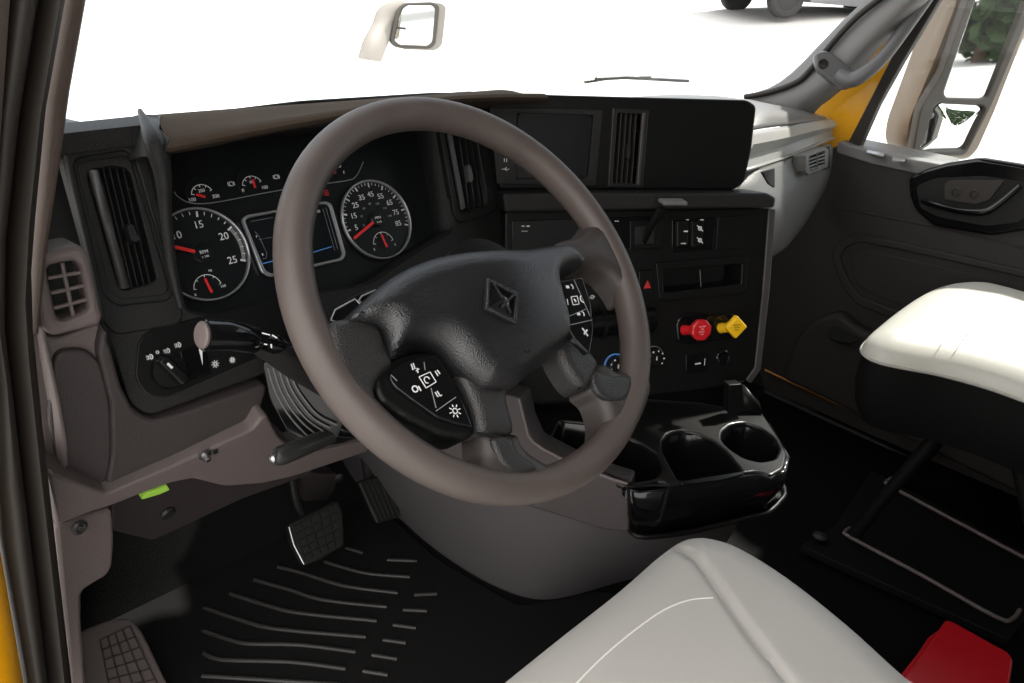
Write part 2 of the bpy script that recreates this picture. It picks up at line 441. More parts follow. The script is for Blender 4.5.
# black seal along the windscreen edge of the right pillar
sl = [at(x, y, X=2.055) for x, y in [(745, 97), (770, 92), (797, 82), (812, 68), (830, 46), (858, 16), (905, -22), (1000, -115)]]
struct(tube('trim_7', sl, .0075, 'rubber', cm=4))
yl = [(848, 78), (872, 52), (905, 15), (960, -50)]
yr = [(862, 160), (890, 70), (930, 5), (985, -50)]
PX = Plane((2.19, .7, .8), (-1, 0, 0))
struct(plate('trim_8', PX, [(806, 175), (812, 112), (835, 88), (862, 55), (905, 0), (960, -60), (985, -50), (926, 0), (885, 75), (848, 150), (835, 175)], .05, 'yellow_paint', r=.01, bevel=.004))
struct(plate('trim_9', PX.off(.015), [(836, 165), (850, 138), (868, 103), (890, 60), (935, -20), (985, -100), (1000, -90), (948, -15), (902, 62), (878, 105), (858, 150), (850, 170)], .03, 'rubber', r=.008, bevel=.004))

# ================================================================== OUTSIDE
def gh(x, y):
    t = max(0, (x-3))/12; return -1.1 + min(2.0, 1.80*t)
gx = [-250, -100, -40, -15, -5, 0, 2, 4, 7, 10, 13, 15, 17, 25, 45, 80, 250]; gy = [-250, -60, -35, -20, -10, -5, -3, -1.7, -.4, 1, 2, 4, 7, 12, 20, 40, 80, 250]
gr = loft('ground', [[(x, y, gh(x, y)) for y in gy] for x in gx], 'concrete', sub=1); struct(gr)
# hood of the truck: its white stands in for glare on yellow paint
t = thing('truck_hood', 'hood of the truck beyond the windscreen, its white standing in for sun glare', 'hood', (1.15, 1.6, .5))
rows = []
for Y, z, hw in [(1.60, .68, 1.06), (1.9, .75, 1.06), (2.4, .785, 1.05), (2.9, .77, 1.02), (3.35, .66, .95), (3.6, .40, .88), (3.65, -.35, .84)]:
    rows.append([(1.15+hw*s, Y, z-dz) for s, dz in [(-1.0, .75), (-1.0, .25), (-.93, .05), (-.75, 0), (-.4, -.02), (0, -.03), (.4, -.02), (.75, 0), (.93, .05), (1.0, .25), (1.0, .75)]])
loft('hood_panel', rows, 'glare_white', t, sub=2, thick=.01)
loft('cowl', [[(x, 1.50, .76), (x, 1.50, .74), (x, 1.60, .72), (x, 1.60, .60)] for x in (.17, 1.15, 2.13)], 'matte_black', t, thick=.01)
# wipers lying on the cowl
wt = thing('windshield_wiper', 'thin windscreen wiper just visible over the dashboard top', 'wiper', (1.45, 1.6, .8))
tube('arm', [at(585, 82, Y=1.62), at(612, 78, Y=1.60), at(650, 77, Y=1.58)], .005, 'dark_steel', wt)
tube('blade', [at(596, 79, Y=1.60), at(625, 77.5, Y=1.59), at(688, 81, Y=1.57)], .006, 'dark_steel', wt)
# hood mirror
MN = Vector((-.205, -.978, .02))
hp = Plane(at(413, 26, Y=2.75), MN)
t = thing('hood_mirror', 'small hood mirror on a pale curved stalk, seen through the windscreen', 'mirror', at(380, 57, Y=2.75))
shell = [(398, 10), (405, 3), (434, 2), (440, 6), (436, 44), (430, 49), (397, 48), (390, 42)]
dome('mirror_shell', hp.off(-.07), shell, [(0, .0), (.0, .055)], 'hood_plastic', t, back=.0, sm=False, r=.02)
P = [at(405, 12, Y=2.80), at(388, 18, Y=2.82), at(381, 32, Y=2.80), at(372, 52, Y=2.76), at(366, 75, Y=2.74)]
tube('stalk', P, [.05, .055, .05, .055, .05], 'hood_plastic', t, cm=4, sq=.6, up=(0, 1, 0))
plate('mirror_frame', hp, shell, .02, 'mirror_frame', t, holes=[[(401, 11), (407, 5), (432, 5), (436, 9), (433, 42), (428, 46), (399, 45), (394, 40)]], r=.02, bevel=.004)
plate('mirror_glass', hp, [(401, 11), (407, 5), (432, 5), (436, 9), (433, 42), (428, 46), (399, 45), (394, 40)], .01, 'mirror_glass', t, r=.02, lift=-.006)
# door mirror
SN = Vector((-.56, -.83, 0))
sp = Plane(at(955, 80, X=2.5), SN)
t = thing('side_mirror', 'tall tan door mirror outside the far side window, with two stacked glasses', 'mirror', at(900, 155, X=2.5))
dome('mirror_shell', sp.off(-.10), [(1085, -190), (1000, -190), (955, -60), (936, 0), (914, 60), (891, 122), (889, 142), (898, 154), (920, 158), (960, 157), (982, 110), (1018, 20), (1050, -90)], [(0, .02), (.006, .05), (.02, .062)], 'mirror_shell', t, back=.02, sm=False, r=.03)
fr = [(1070, -185), (1010, -185), (975, -20), (943, 72), (921, 108), (912, 156), (966, 156), (991, 108), (1032, 10), (1062, -90)]
up_ = [(1058, -175), (1018, -175), (980, -15), (943, 94), (946, 98), (982, 99), (988, 97), (1022, 12), (1050, -85)]
lo_ = [(936, 103), (984, 105), (986, 109), (966, 151), (922, 152), (921, 146)]
plate('mirror_frame', sp, fr, .03, 'mirror_frame', t, holes=[up_, lo_], r=.02, bevel=.004)
plate('upper_glass', sp, up_, .008, 'mirror_glass', t, r=.015, lift=-.01, label='tall flat mirror glass')
dome('lower_glass', sp, lo_, [(.0, 0), (.02, .004), (.045, .008), (.08, .0105)], 'mirror_glass', t, sm=False, r=.03, lift=-.014, label='small convex mirror glass')
# parked cars
def make_car(label, loc, rz, m, group):
    t = thing('car', label, 'car', (0, 0, 0), group)
    prof = [(-2.2, .35), (-2.25, .75), (-1.9, .95), (-1.35, 1.02), (-.7, 1.45), (.6, 1.5), (1.3, 1.05), (2.1, .88), (2.28, .60), (2.2, .33), (1.85, .28), (1.75, .60), (1.40, .72), (1.05, .60), (.95, .28), (-.95, .26), (-1.05, .60), (-1.40, .72), (-1.75, .60), (-1.85, .30)]
    rows = []
    for y, k in [(-.88, .94), (-.92, 1), (-.6, 1.01), (.6, 1.01), (.92, 1), (.88, .94)]:
        rows.append([(x*(k if k < 1 else 1), y*(1 if z < 1.1 else .78), z) for x, z in prof])
    loft('body', rows, m, t, closed_u=True, cap=True, ang=30)
    for s in (-1, 1):
        pl = Plane((0, s*.80, 0), (0, s, 0))
        plate_uv('side_window', pl.to((0, s*.70, 1.2)).off(.04), [rnd([(-1.0, -.15), (1.0, -.15), (.55, .18), (-.6, .18)], .06)], .02, 'car_glass', t)
        for x in (-1.4, 1.4):
            w = lathe('wheel', Plane((x, s*.72, .33), (0, s, 0)), [(.10, 0), (.29, 0), (.33, .03), (.33, .17), (.29, .20), (.22, .20), (.20, .17), (.05, .19)], 'tyre', t, 24)
    for s in (-1, 1): box('headlight', (2.2, s*.65, .68), (.12, .32, .14), 'chrome', t, bevel=.03)
    for k in t.children: k.matrix_parent_inverse = Matrix.Identity(4)
    t.location = loc; t.rotation_euler = (0, 0, rz); return t
car = make_car('gray car parked across the bright lot, seen over the windscreen edge', (15.6, 7.0, .62), R_(150), 'car_gray', 'parked cars')
def dup_tree(o, parent=None):
    c = o.copy(); COL.objects.link(c)
    if parent: c.parent = parent
    for k in list(o.children): dup_tree(k, c)
    return c
c2 = dup_tree(car); c2.location = (16.0, 2.6, .80); c2.rotation_euler = (0, 0, R_(110)); c2['label'] = 'gray car parked beyond the far side window, glimpsed beside the grab handle'
# trees behind the truck, seen only in the door mirror
def make_tree(label, loc, h, w, m):
    t = thing('tree', label, 'tree', loc, 'trees reflected in the door mirror')
    lx, ly, lz = loc
    tube('trunk', [(lx, ly, lz-.1), (lx+.1, ly, lz+h*.3), (lx, ly+.1, lz+h*.55)], [.28, .2, .12], 'bark', t, seg=10)
    bm = bmesh.new(); rr = random.Random(int(lx*7+ly))
    for k in range(2600):
        a = rr.uniform(0, 6.28); z = rr.uniform(-1, 1); q = rr.uniform(.55, 1)**.5
        s = math.sqrt(1-z*z)*q
        c = Vector((lx+w*s*math.cos(a)*(1+.2*math.sin(5*a)), ly+w*s*math.sin(a), lz+h*.52+h*.47*z*q))
        d = [Vector((rr.gauss(0, 1), rr.gauss(0, 1), rr.gauss(0, 1))).normalized()*.32 for _ in range(2)]
        bm.faces.new([bm.verts.new(c-d[0]), bm.verts.new(c+d[1]*.7), bm.verts.new(c+d[0]), bm.verts.new(c-d[1]*.7)])
    me = bpy.data.meshes.new('foliage'); bm.to_mesh(me); bm.free(); link('foliage', me, m, t)
for i, (x, y, h, w) in enumerate([(-1.5, -27, 7.5, 2.1), (6.1, -27, 9.5, 2.4), (13.5, -27, 8, 2.1), (20.5, -29, 8, 2.3), (-8.5, -30, 8, 2.3)]):
    make_tree(['leafy green tree behind the truck, reflected in the tall door mirror glass', 'broad green tree beside the reflected one', 'bushy green tree at the lot edge', 'tall dark green tree at the far right of the lot edge', 'green tree at the left end of the lot edge'][i], (x, y, -1.1), h, w, 'leaf_green' if i % 2 == 0 else 'leaf_dark')

# ================================================================== LIGHT
wd = bpy.data.worlds.new('world'); S.world = wd; wd.use_nodes = True
wn = wd.node_tree; bg = wn.nodes['Background']
# hazy bright sky, brighter behind the truck's open door side than ahead of it
wtc = wn.nodes.new('ShaderNodeTexCoord'); dot = wn.nodes.new('ShaderNodeVectorMath'); dot.operation = 'DOT_PRODUCT'
dot.inputs[1].default_value = Vector((-.74, -.52, .42)).normalized()
mr = wn.nodes.new('ShaderNodeMapRange'); mr.inputs[1].default_value = -.6; mr.inputs[2].default_value = .9; mr.inputs[3].default_value = 1.15; mr.inputs[4].default_value = 4.0
wn.links.new(wtc.outputs['Generated'], dot.inputs[0]); wn.links.new(dot.outputs['Value'], mr.inputs[0]); wn.links.new(mr.outputs[0], bg.inputs[1])
cm_ = wn.nodes.new('ShaderNodeMapRange'); cm_.inputs[1].default_value = -.6; cm_.inputs[2].default_value = .5; wn.links.new(dot.outputs['Value'], cm_.inputs[0])
cx_ = wn.nodes.new('ShaderNodeMix'); cx_.data_type = 'RGBA'; cx_.inputs[6].default_value = (.86, .94, 1.06, 1); cx_.inputs[7].default_value = (1, .975, .94, 1)
wn.links.new(cm_.outputs[0], cx_.inputs[0]); wn.links.new(cx_.outputs[2], bg.inputs[0])
sd = bpy.data.lights.new('sun', 'SUN'); sd.energy = 9; sd.angle = R_(2.5); sd.color = (1, .96, .88)
so = bpy.data.objects.new('sun', sd); COL.objects.link(so)
sdir = Vector((-.66, .05, -.75))    # direction the light travels
so.rotation_euler = sdir.to_track_quat('-Z', 'Y').to_euler()
S.view_settings.view_transform = 'Standard'; S.view_settings.look = 'None'; S.view_settings.exposure = 0; S.view_settings.gamma = 1
S.view_settings.use_curve_mapping = False

# ================================================================== DASHBOARD
db = thing('dashboard', 'dark wrap-around truck dashboard with brown padded brow over the gauges', 'dashboard', (1.1, 1.2, .7))
T25 = R_(24)
DN = Vector((0, -math.cos(T25), math.sin(T25)))
D = Plane((.4, .885, .80), DN)
# top pad in one sweep from left wall to right wall
def padrow(x, zf, yf):
    return [(x, yf+.03, zf-.035), (x, yf, zf-.02), (x, yf+.005, zf-.004), (x, yf+.03, zf), (x, yf+.12, zf-(.004 if x < .35 else .03)), (x, 1.18, zf-(.03 if x < .35 else .08)), (x, 1.33, .845), (x, 1.46, .79)]
rows = [padrow(x, z, y) for x, z, y in [(.14, .945, .94), (.30, .95, .94), (.375, .952, .94), (.60, .955, .93), (.90, .955, .93), (1.02, .945, .93)]]
loft('dash_pad', rows, 'dash_black', db, thick=.008)
# brow over the cluster
rows = []
st = [(.348, (162, 153)), (.365, (171, 151)), (.42, (222, 140)), (.50, (262, 131)), (.60, (310, 119)), (.70, (355, 111)), (.80, (405, 106)), (.90, (455, 106)), (.955, (486, 106))]
for i, (x, lp) in enumerate(st):
    lipx = at(*lp, Y=.835); z0 = .966
    k = min(1, (x-.34)/.06); 
    lz = lipx.z; rows.append([(x, .995, lz-.050), (x, .90, lz-.018), (x, .842, lz-.004), (x, .832, lz+.004), (x, .845, lz+.012), (x, .875, z0-.006), (x, .915, z0), (x, .97, z0-.008), (x, 1.10, z0-.045), (x, 1.2, z0-.085)])
    if i < 3: rows[-1] = [(x+(.034 if j > 5 else .034*j/12 if j > 3 else 0)*(1-i/3), y, z) for j, (x, y, z) in enumerate(rows[-1])]
loft('brow', rows, 'pad_brown', db, sub=1, ang=80, label='brown grained brow over the gauge cluster')
bm = bmesh.new(); bm.faces.new([bm.verts.new(Vector(p)) for p in rows[0]]+[bm.verts.new((rows[0][0][0], 1.2, .88))]); frombm('brow_end', bm, 'dash_black', db)
# the ridge at the left end of the brow
rr = [at(140, 111, Y=.925), at(146, 124, Y=.885), at(155, 145, Y=.850), at(163, 175, Y=.845), at(166, 220, Y=.845), at(172, 270, Y=.83), at(181, 308, Y=.815)]
tube('brow_ridge', rr, [.003, .006, .011, .009, .006, .005, .004], 'dash_black', db, cm=5, seg=12)
# front bezel panel: vent, light switch, round the cluster
BEZ = [(60, 152), (72, 142), (141, 133), (150, 118), (300, 100), (432, 92), (512, 92), (505, 215), (515, 300), (470, 340), (400, 352), (330, 372), (270, 372), (215, 392), (150, 416), (130, 405), (112, 345), (84, 240)]
HOLE = [(176, 140), (169, 162), (171, 205), (176, 262), (186, 312), (230, 316), (300, 296), (372, 283), (420, 250), (454, 230), (450, 190), (441, 128), (432, 98), (300, 104)]
LV = [(85, 170), (115, 165), (133, 168), (160, 280), (120, 292), (112, 286)]
RV = [(444, 128), (474, 128), (486, 206), (459, 212)]
DB = D
plate('bezel_panel', DB, BEZ, .02, 'dash_black', db, holes=[HOLE, LV, RV], r=.012, bevel=.003)
hw_ = [DB.uv(*p) for p in HOLE]; hw_ = rnd(hw_, .012)
loft('cluster_surround', [[DB.w(u, v, -h) for u, v in hw_] for h in (.003, .05, .075)], 'dash_black', db, closed_u=True, thick=.003, ang=40)
# gap liner behind the vents and cluster
plate('backing', D.off(-.09), [(20, 135), (60, 131), (140, 124), (500, 112), (520, 330), (150, 420), (20, 420)], .01, 'matte_black', db)
# stepped ring frames round the two outer vents
def frame(name, pl, outer, inner, m, parent, h=.006, r=.012, th=.01, bevel=.002):
    return plate(name, pl, outer, th, m, parent, holes=[inner], r=r, bevel=bevel, lift=h)
vt = plate('air_vent', D, [(63, 151), (74, 144), (139, 134), (147, 150), (184, 318), (178, 325), (116, 335), (104, 322)], .012, 'dash_black', db, holes=[[(74, 163), (82, 157), (126, 150), (135, 158), (175, 292), (168, 300), (118, 305), (105, 295)]], r=.012, lift=.004, bevel=.003)
frame('vent_frame', D, [(77, 166), (84, 161), (125, 155), (132, 161), (170, 288), (165, 295), (121, 300), (110, 292)], [(86, 171), (113, 165), (130, 169), (157, 279), (152, 284), (120, 291)], 'dash_black', vt, h=.001, r=.01)
# curved wide vane and thin slats
loft('wide_vane', [[D.off(-.002).hit(88, 171), D.off(.006).hit(92, 170), D.off(.006).hit(96, 170), D.off(-.012).hit(99, 169)], [D.off(-.002).hit(119, 289), D.off(.006).hit(123, 289), D.off(.006).hit(127, 288), D.off(-.012).hit(131, 287)]], 'edge_gray', vt, thick=.002)
def slats(pl, tops, bots, w, m, parent, lift=-.004, n0='slat'):
    for a, b in zip(tops, bots):
        bm = bmesh.new(); A = pl.uv(*a); B = pl.uv(*b)
        P = [pl.w(*A, lift), pl.w(*A, lift-.022), pl.w(*B, lift-.022), pl.w(*B, lift)]
        for s in (-1, 1): pass
        n = pl.u*(w/2)
        v1 = [bm.verts.new(p-n) for p in P]; v2 = [bm.verts.new(p+n) for p in P]
        bm.faces.new(v1); bm.faces.new(v2[::-1])
        for k in range(4): bm.faces.new((v1[k], v1[(k+1) % 4], v2[(k+1) % 4], v2[k]))
        frombm(n0, bm, m, parent)
slats(D, [(104, 167), (110, 166), (117, 165.5), (124, 166.5)], [(133, 287), (139, 286), (145, 284.5), (151, 283)], .0016, 'vent_black', vt)
for y0, y1 in [((100, 196), (134, 188)), ((122, 262), (152, 255))]:
    tube('cross_vane', [D.off(-.020).hit(*y0), D.off(-.020).hit(*y1)], .0015, 'vent_black', vt, seg=8)
dome('thumb_tab', D, [(125, 226), (131, 225), (138, 239), (137, 243), (131, 244), (126, 238)], [(0, .003), (.002, .008)], 'dash_black', vt)
# right hand vent of the cluster
vt = plate('air_vent', D, [(438, 118), (484, 118), (486, 146), (501, 200), (492, 213), (462, 223), (455, 217)], .012, 'dash_black', db, holes=[[(443, 124), (474, 122), (488, 204), (483, 209), (460, 214)]], r=.008, lift=.004, bevel=.0015)
slats(D, [(452, 122), (459, 122), (465, 122), (471, 122)], [(465, 211), (471, 210), (477, 208), (483, 206)], .0016, 'vent_black', vt)
dome('thumb_tab', D, [(466, 166), (469, 166), (472, 177), (471, 182), (468, 182), (466, 172)], [(0, .001), (.0012, .004)], 'edge_gray', vt)
plate('vent_lip', D, [(446, 122), (450, 122), (466, 208), (462, 210)], .006, 'edge_gray', vt, r=.001, lift=.002, bevel=.001)
# small demister grille pod at far left
PD = Plane(at(70, 285, Y=.80), (-.10, -.98, .18))
t = plate('side_demister', PD, [(26, 262), (38, 252), (78, 244), (88, 252), (103, 318), (100, 325), (54, 337), (42, 330)], .07, 'trim_taupe', db, holes=[[(46, 266), (78, 260), (89, 310), (58, 322)]], r=.008, bevel=.006, label='taupe corner vent pod')
plate('grille_back', PD.off(-.03), [(40, 260), (85, 255), (95, 315), (55, 328)], .004, 'matte_black', t)
for a, b in [((62, 263), (73.5, 317)), ]: tube('grille_bar', [PD.off(-.006).hit(*a), PD.off(-.006).hit(*b)], .0022, 'trim_taupe', t, seg=8)
for a, b in [((48, 278), (82, 272)), ((51, 293), (85.5, 285)), ((54, 308), (88, 299))]: tube('grille_bar', [PD.off(-.006).hit(*a), PD.off(-.006).hit(*b)], .0022, 'trim_taupe', t, seg=8)
# pod's own side going away to the left wall
loft('corner_trim', [[at(20, 262, Y=.90), at(17, 300, Y=.90), at(22, 330, Y=.90), at(40, 400, Y=.90), at(50, 470, Y=.90)],
                     [at(27, 256, Y=.83), at(24, 296, Y=.825), at(27, 325, Y=.82), at(44, 400, Y=.83), at(54, 475, Y=.83)],
                     [at(40, 256, Y=.80), at(42, 296, Y=.80), at(45, 335, Y=.80), at(62, 400, Y=.80), at(74, 482, Y=.80)]], 'trim_taupe', db, thick=.006, sub=1)
# left end panel + knee panel
KN = Vector((0, -1, -.12))
K = Plane((.3, .815, .64), KN)
plate('end_panel', K.off(-.012), [(24, 328), (56, 340), (102, 322), (122, 400), (118, 492), (98, 492), (50, 482), (38, 420)], .05, 'trim_taupe', db, r=.01, bevel=.004)
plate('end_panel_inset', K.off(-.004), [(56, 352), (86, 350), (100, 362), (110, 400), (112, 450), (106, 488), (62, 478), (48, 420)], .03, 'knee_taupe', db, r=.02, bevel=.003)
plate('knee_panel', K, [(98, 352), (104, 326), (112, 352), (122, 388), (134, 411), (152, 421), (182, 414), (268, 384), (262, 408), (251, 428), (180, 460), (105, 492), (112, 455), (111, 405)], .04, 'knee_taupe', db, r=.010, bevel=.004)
# light switch module
LS = D.off(.002)
sm_ = plate('light_switch_panel', LS, [(138, 340), (152, 329), (300, 292), (306, 330), (270, 352), (165, 398), (148, 396), (135, 380)], .010, 'panel_black', db, r=.02, bevel=.0015)
kc = LS.uv(168, 371)
lathe('rotary_knob', LS.to(LS.w(*kc)), [(.021, 0), (.021, .004), (.019, .008), (.006, .009), (0, .009)], 'panel_black', sm_)
g = LS.rot(math.atan2(LS.uv(181, 384)[1]-LS.uv(156, 360)[1], LS.uv(181, 384)[0]-LS.uv(156, 360)[0]))
g = g.to(LS.w(*kc)); kg = plate_uv('knob_grip', g, [rnd(rect((0, 0), .040, .012), .005)], .016, 'panel_black', sm_, bevel=.003, lift=.022)
bm = bmesh.new(); bar(bm, g, (-.012, 0), (-.004, 0), .0028, lift=.0222); frombm('index_mark', bm, 'ink_white', sm_)
plate('dimmer_frame', LS, [(180, 351), (205, 344), (211, 374), (186, 382)], .006, 'gloss_black', sm_, r=.002, lift=.004, bevel=.001)
bm = bmesh.new(); A, B, C_ = LS.uv(197, 349), LS.uv(200.5, 348), LS.uv(201, 366)
vv = [bm.verts.new(LS.w(*p, .0055)) for p in (A, B, C_)]; bm.faces.new(vv)
for k, (x, y) in enumerate([(150, 357), (158, 352), (167, 351), (178, 345)]):
    u, v = LS.uv(x, y)
    if k != 1: arc(bm, LS, (u, v), .0028, -1.57, 1.57, .0012, .0008, 8)
    arc(bm, LS, (u-.001, v), .0016, 0, 6.28, .001, .0008, 8)
    for j in range(3):
        if k != 1: bar(bm, LS, (u-.0045, v+(j-1)*.002), (u-.0022, v+(j-1)*.002), .0007, lift=.0008)
for (x, y, r) in [(215, 364, .0035), (182, 381, .0018), (232, 360, .003)]:
    u, v = LS.uv(x, y); arc(bm, LS, (u, v), r*.55, 0, 6.28, .0014, .0008, 10)
    for j in range(8):
        a = j*.785; bar(bm, LS, (u+r*.8*math.cos(a), v+r*.8*math.sin(a)), (u+r*1.4*math.cos(a), v+r*1.4*math.sin(a)), .0008, lift=.0008)
frombm('switch_symbols', bm, 'ink_white', sm_)
# lower column trim (taupe) with bolt and kick panel below
LT = Plane((.3, .80, .60), (0, -.93, -.36))
plate('lower_trim', LT, [(47, 468), (62, 478), (107, 494), (180, 463), (252, 430), (262, 418), (268, 416), (278, 436), (300, 456), (370, 440), (368, 452), (290, 478), (262, 484), (225, 487), (192, 479), (169, 484), (142, 494), (112, 506), (92, 512), (56, 526)], .05, 'trim_taupe', db, r=.006, bevel=.004)
b0 = LT.off(.001).hit(204, 454)
lathe('bolt', LT.to(b0), [(.008, 0), (.008, .003), (.0045, .004), (.004, .011), (.002, .012)], 'steel', db, 16)
plate('bolt_slot', LT, [(213, 451), (218, 449), (219, 453), (214, 455)], .002, 'matte_black', db, r=.001, lift=.001, bevel=.0005)

kp = thing('kick_panel', 'taupe kick panel post below the dashboard beside the door opening', 'kick panel', at(90, 683, Y=.84))
KP = Plane(at(90, 560, Y=.84), (.15, -1, 0))
plate('panel', KP, [(55, 524), (80, 519), (113, 506), (115, 545), (113, 566), (108, 576), (92, 585), (82, 592), (82, 620), (92, 760), (74, 760), (66, 640)], .16, 'trim_taupe', kp, r=.01, bevel=.005)
s0 = KP.off(.001).hit(79, 527); lathe('fastener', KP.to(s0), [(.009, 0), (.009, .002), (.006, .004), (.003, .003), (.0, .002)], 'dark_steel', kp, 20)
lathe('fastener_pin', KP.to(s0), [(.003, .002), (.003, .006), (0, .006)], 'steel', kp, 12)
fp = thing('footwell_panel', 'dark taupe panel deep in the footwell under the dashboard', 'panel', at(160, 520, Y=1.02))
FP = Plane(at(170, 510, Y=1.02), (0, -1, -.25))
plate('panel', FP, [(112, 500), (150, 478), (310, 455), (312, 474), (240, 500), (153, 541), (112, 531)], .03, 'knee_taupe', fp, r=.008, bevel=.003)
s0 = FP.off(.001).hit(168, 513); lathe('screw', FP.to(s0), [(.012, 0), (.012, .002), (.008, .005), (.004, .004), (0, .004)], 'dark_steel', fp, 20)
plate('lime_tab', FP.off(.03), [(141, 499), (147, 493), (167, 485.5), (170, 490), (160, 494.5), (143, 499.5)], .012, 'lime', fp, r=.002, bevel=.001, label='bright lime green tab')

# ================================================================== INSTRUMENT CLUSTER
tC = .512
KNn = Vector((0, -math.cos(tC), math.sin(tC)))
TC = Vector((.421, .931, .786)); Cl = Plane(TC, KNn)
ic = thing('instrument_cluster', 'black truck gauge cluster with round tachometer, speedometer and center display', 'instrument cluster', TC)
plate('cluster_face', Cl, [(160, 150), (300, 122), (450, 112), (470, 250), (380, 300), (200, 340), (165, 320)], .006, 'dial_face', ic, lift=-.004, r=.01)
RD = .061
def dial(name, pl, r, m='dial_face'):
    return plate_uv(name, pl, [ring((0, 0), r*.97)], .004, m, ic, lift=.001, bevel=.0005)
def scale_txt(pl, vals, r, size, a0, a1, m, parent, extra=None, nm='numerals'):
    it = []
    for i, s in enumerate(vals):
        a = a0+(a1-a0)*i/(len(vals)-1); it.append((s, r*math.cos(a), r*math.sin(a), size, 0))
    return it
def ticks(bm, pl, r0, r1, a0, a1, n, w, c=(0, 0)):
    for i in range(n+1):
        a = a0+(a1-a0)*i/n; bar(bm, pl, (c[0]+r0*math.cos(a), c[1]+r0*math.sin(a)), (c[0]+r1*math.cos(a), c[1]+r1*math.sin(a)), w, lift=.0015)
def needle(pl, c, a, L, w, m, parent, lift=.005, hub=0):
    bm = bmesh.new(); ca, sa = math.cos(a), math.sin(a)
    bar(bm, pl, c, (c[0]+L*ca, c[1]+L*sa), w, h=.001, lift=lift)
    if hub:
        arc(bm, pl, c, hub*.5, 0, 6.2832, hub, lift=lift-.001, n=20)
    return frombm('needle', bm, m, parent)
# angles are measured in the dial plane from the pixel directions
def pang(pl, c, p):
    a = pl.uv(*c); b = pl.uv(*p); return math.atan2(b[1]-a[1], b[0]-a[0])
tp = Cl.to(TC); tcx = (209, 254)
td = dial('tachometer', tp, RD)
plate_uv('dial_ring', tp, [ring((0, 0), RD), ring((0, 0), RD*.955)], .006, 'dial_ring', td, lift=.006, bevel=.001)
a15, a20, a25, a10 = R_(84), R_(33), R_(-8), R_(133)
bm = bmesh.new()
ticks(bm, tp, RD*.80, RD*.92, R_(180), R_(-20), 4, .0024); ticks(bm, tp, RD*.85, RD*.92, R_(180), R_(-20), 20, .0009)
gc = tp.uv(208, 289); arc(bm, tp, gc, RD*.30, R_(10), R_(170), .0008, .0015)
ticks(bm, tp, RD*.25, RD*.30, R_(10), R_(170), 4, .0008, gc)
it = []
for i, s in enumerate(['5', '10', '15', '20', '25']):
    a = R_(180-50*i-(3 if i > 2 else 0)); it.append((s, RD*.63*math.cos(a), RD*.63*math.sin(a), .0135, 0))
it += [('RPM', 0, .001, .0065, 0), ('x 100', 0, -.006, .0045, 0), ('0', gc[0]-RD*.30, gc[1]-.004, .005, 0), ('100', gc[0]+RD*.32, gc[1]-.001, .005, 0), ('PSI', gc[0]+RD*.16, gc[1]+RD*.36, .0038, 0)]
texts('numerals', tp, it, 'ink_white', td, .0015)
frombm('scale_marks', bm, 'ink_white', td)
bm = bmesh.new(); arc(bm, tp, (0, 0), RD*.87, R_(-20), R_(28), RD*.08, .0011, 20); frombm('gray_band', bm, 'ink_dim', td)
lathe('hub_cap', tp, [(.0125, 0), (.0125, .005), (.011, .0065), (0, .0065)], 'dial_face', td, 24)
texts('hub_text', tp, [('RPM', 0, .002, .006, 0), ('x 100', 0, -.004, .0042, 0)], 'ink_white', td, .0068)
needle(tp, (-.009, .004), R_(155), RD*.80, .0045, 'needle_red', td)
needle(tp, gc, R_(97), RD*.22, .0028, 'needle_red', td); needle(tp, gc, R_(-75), RD*.10, .0034, 'needle_red', td)
# speedometer
SC = TC+Vector((.273, 0, 0)); spl = Cl.to(SC)
sd_ = dial('speedometer', spl, RD)
plate_uv('dial_ring', spl, [ring((0, 0), RD), ring((0, 0), RD*.955)], .006, 'dial_ring', sd_, lift=.006, bevel=.001)
bm = bmesh.new()
s0_, s1_ = R_(188), R_(-18)
ticks(bm, spl, RD*.82, RD*.93, s0_, s1_, 8, .0022); ticks(bm, spl, RD*.87, RD*.93, s0_, s1_, 32, .0008)
gc = spl.uv(377, 243); gc = (.0, -RD*.62); arc(bm, spl, gc, RD*.30, R_(10), R_(170), .0008, .0015); ticks(bm, spl, RD*.24, RD*.30, R_(10), R_(170), 4, .0008, gc)
it = []
for i, s in enumerate(['5', '15', '25', '35', '45', '55', '65', '75', '85']):
    a = s0_+(s1_-s0_)*i/8; it.append((s, RD*.64*math.cos(a), RD*.64*math.sin(a), .0115, 0))
it += [('E', gc[0]-RD*.32, gc[1]-.005, .005, 0), ('F', gc[0]+RD*.32, gc[1]-.005, .005, 0)]
texts('numerals', spl, it, 'ink_white', sd_, .0015); frombm('scale_marks', bm, 'ink_white', sd_)
it = []
for i, s in enumerate(['20', '40', '60', '80', '100', '120', '140']):
    a = R_(190-31*i); it.append((s, RD*.42*math.cos(a), RD*.42*math.sin(a), .0048, 0))
texts('inner_numerals', spl, it, 'ink_dim', sd_, .0015)
lathe('hub_cap', spl, [(.0115, 0), (.0115, .005), (.010, .0065), (0, .0065)], 'dial_face', sd_, 24)
texts('hub_text', spl, [('MPH', 0, .002, .0055, 0), ('km/h', 0, -.0045, .0042, 0)], 'ink_white', sd_, .0068)
needle(spl, (-.009, -.003), R_(203), RD*.74, .0040, 'needle_red', sd_)
needle(spl, gc, R_(97), RD*.22, .0026, 'needle_red', sd_); needle(spl, gc, R_(-78), RD*.10, .0032, 'needle_red', sd_)
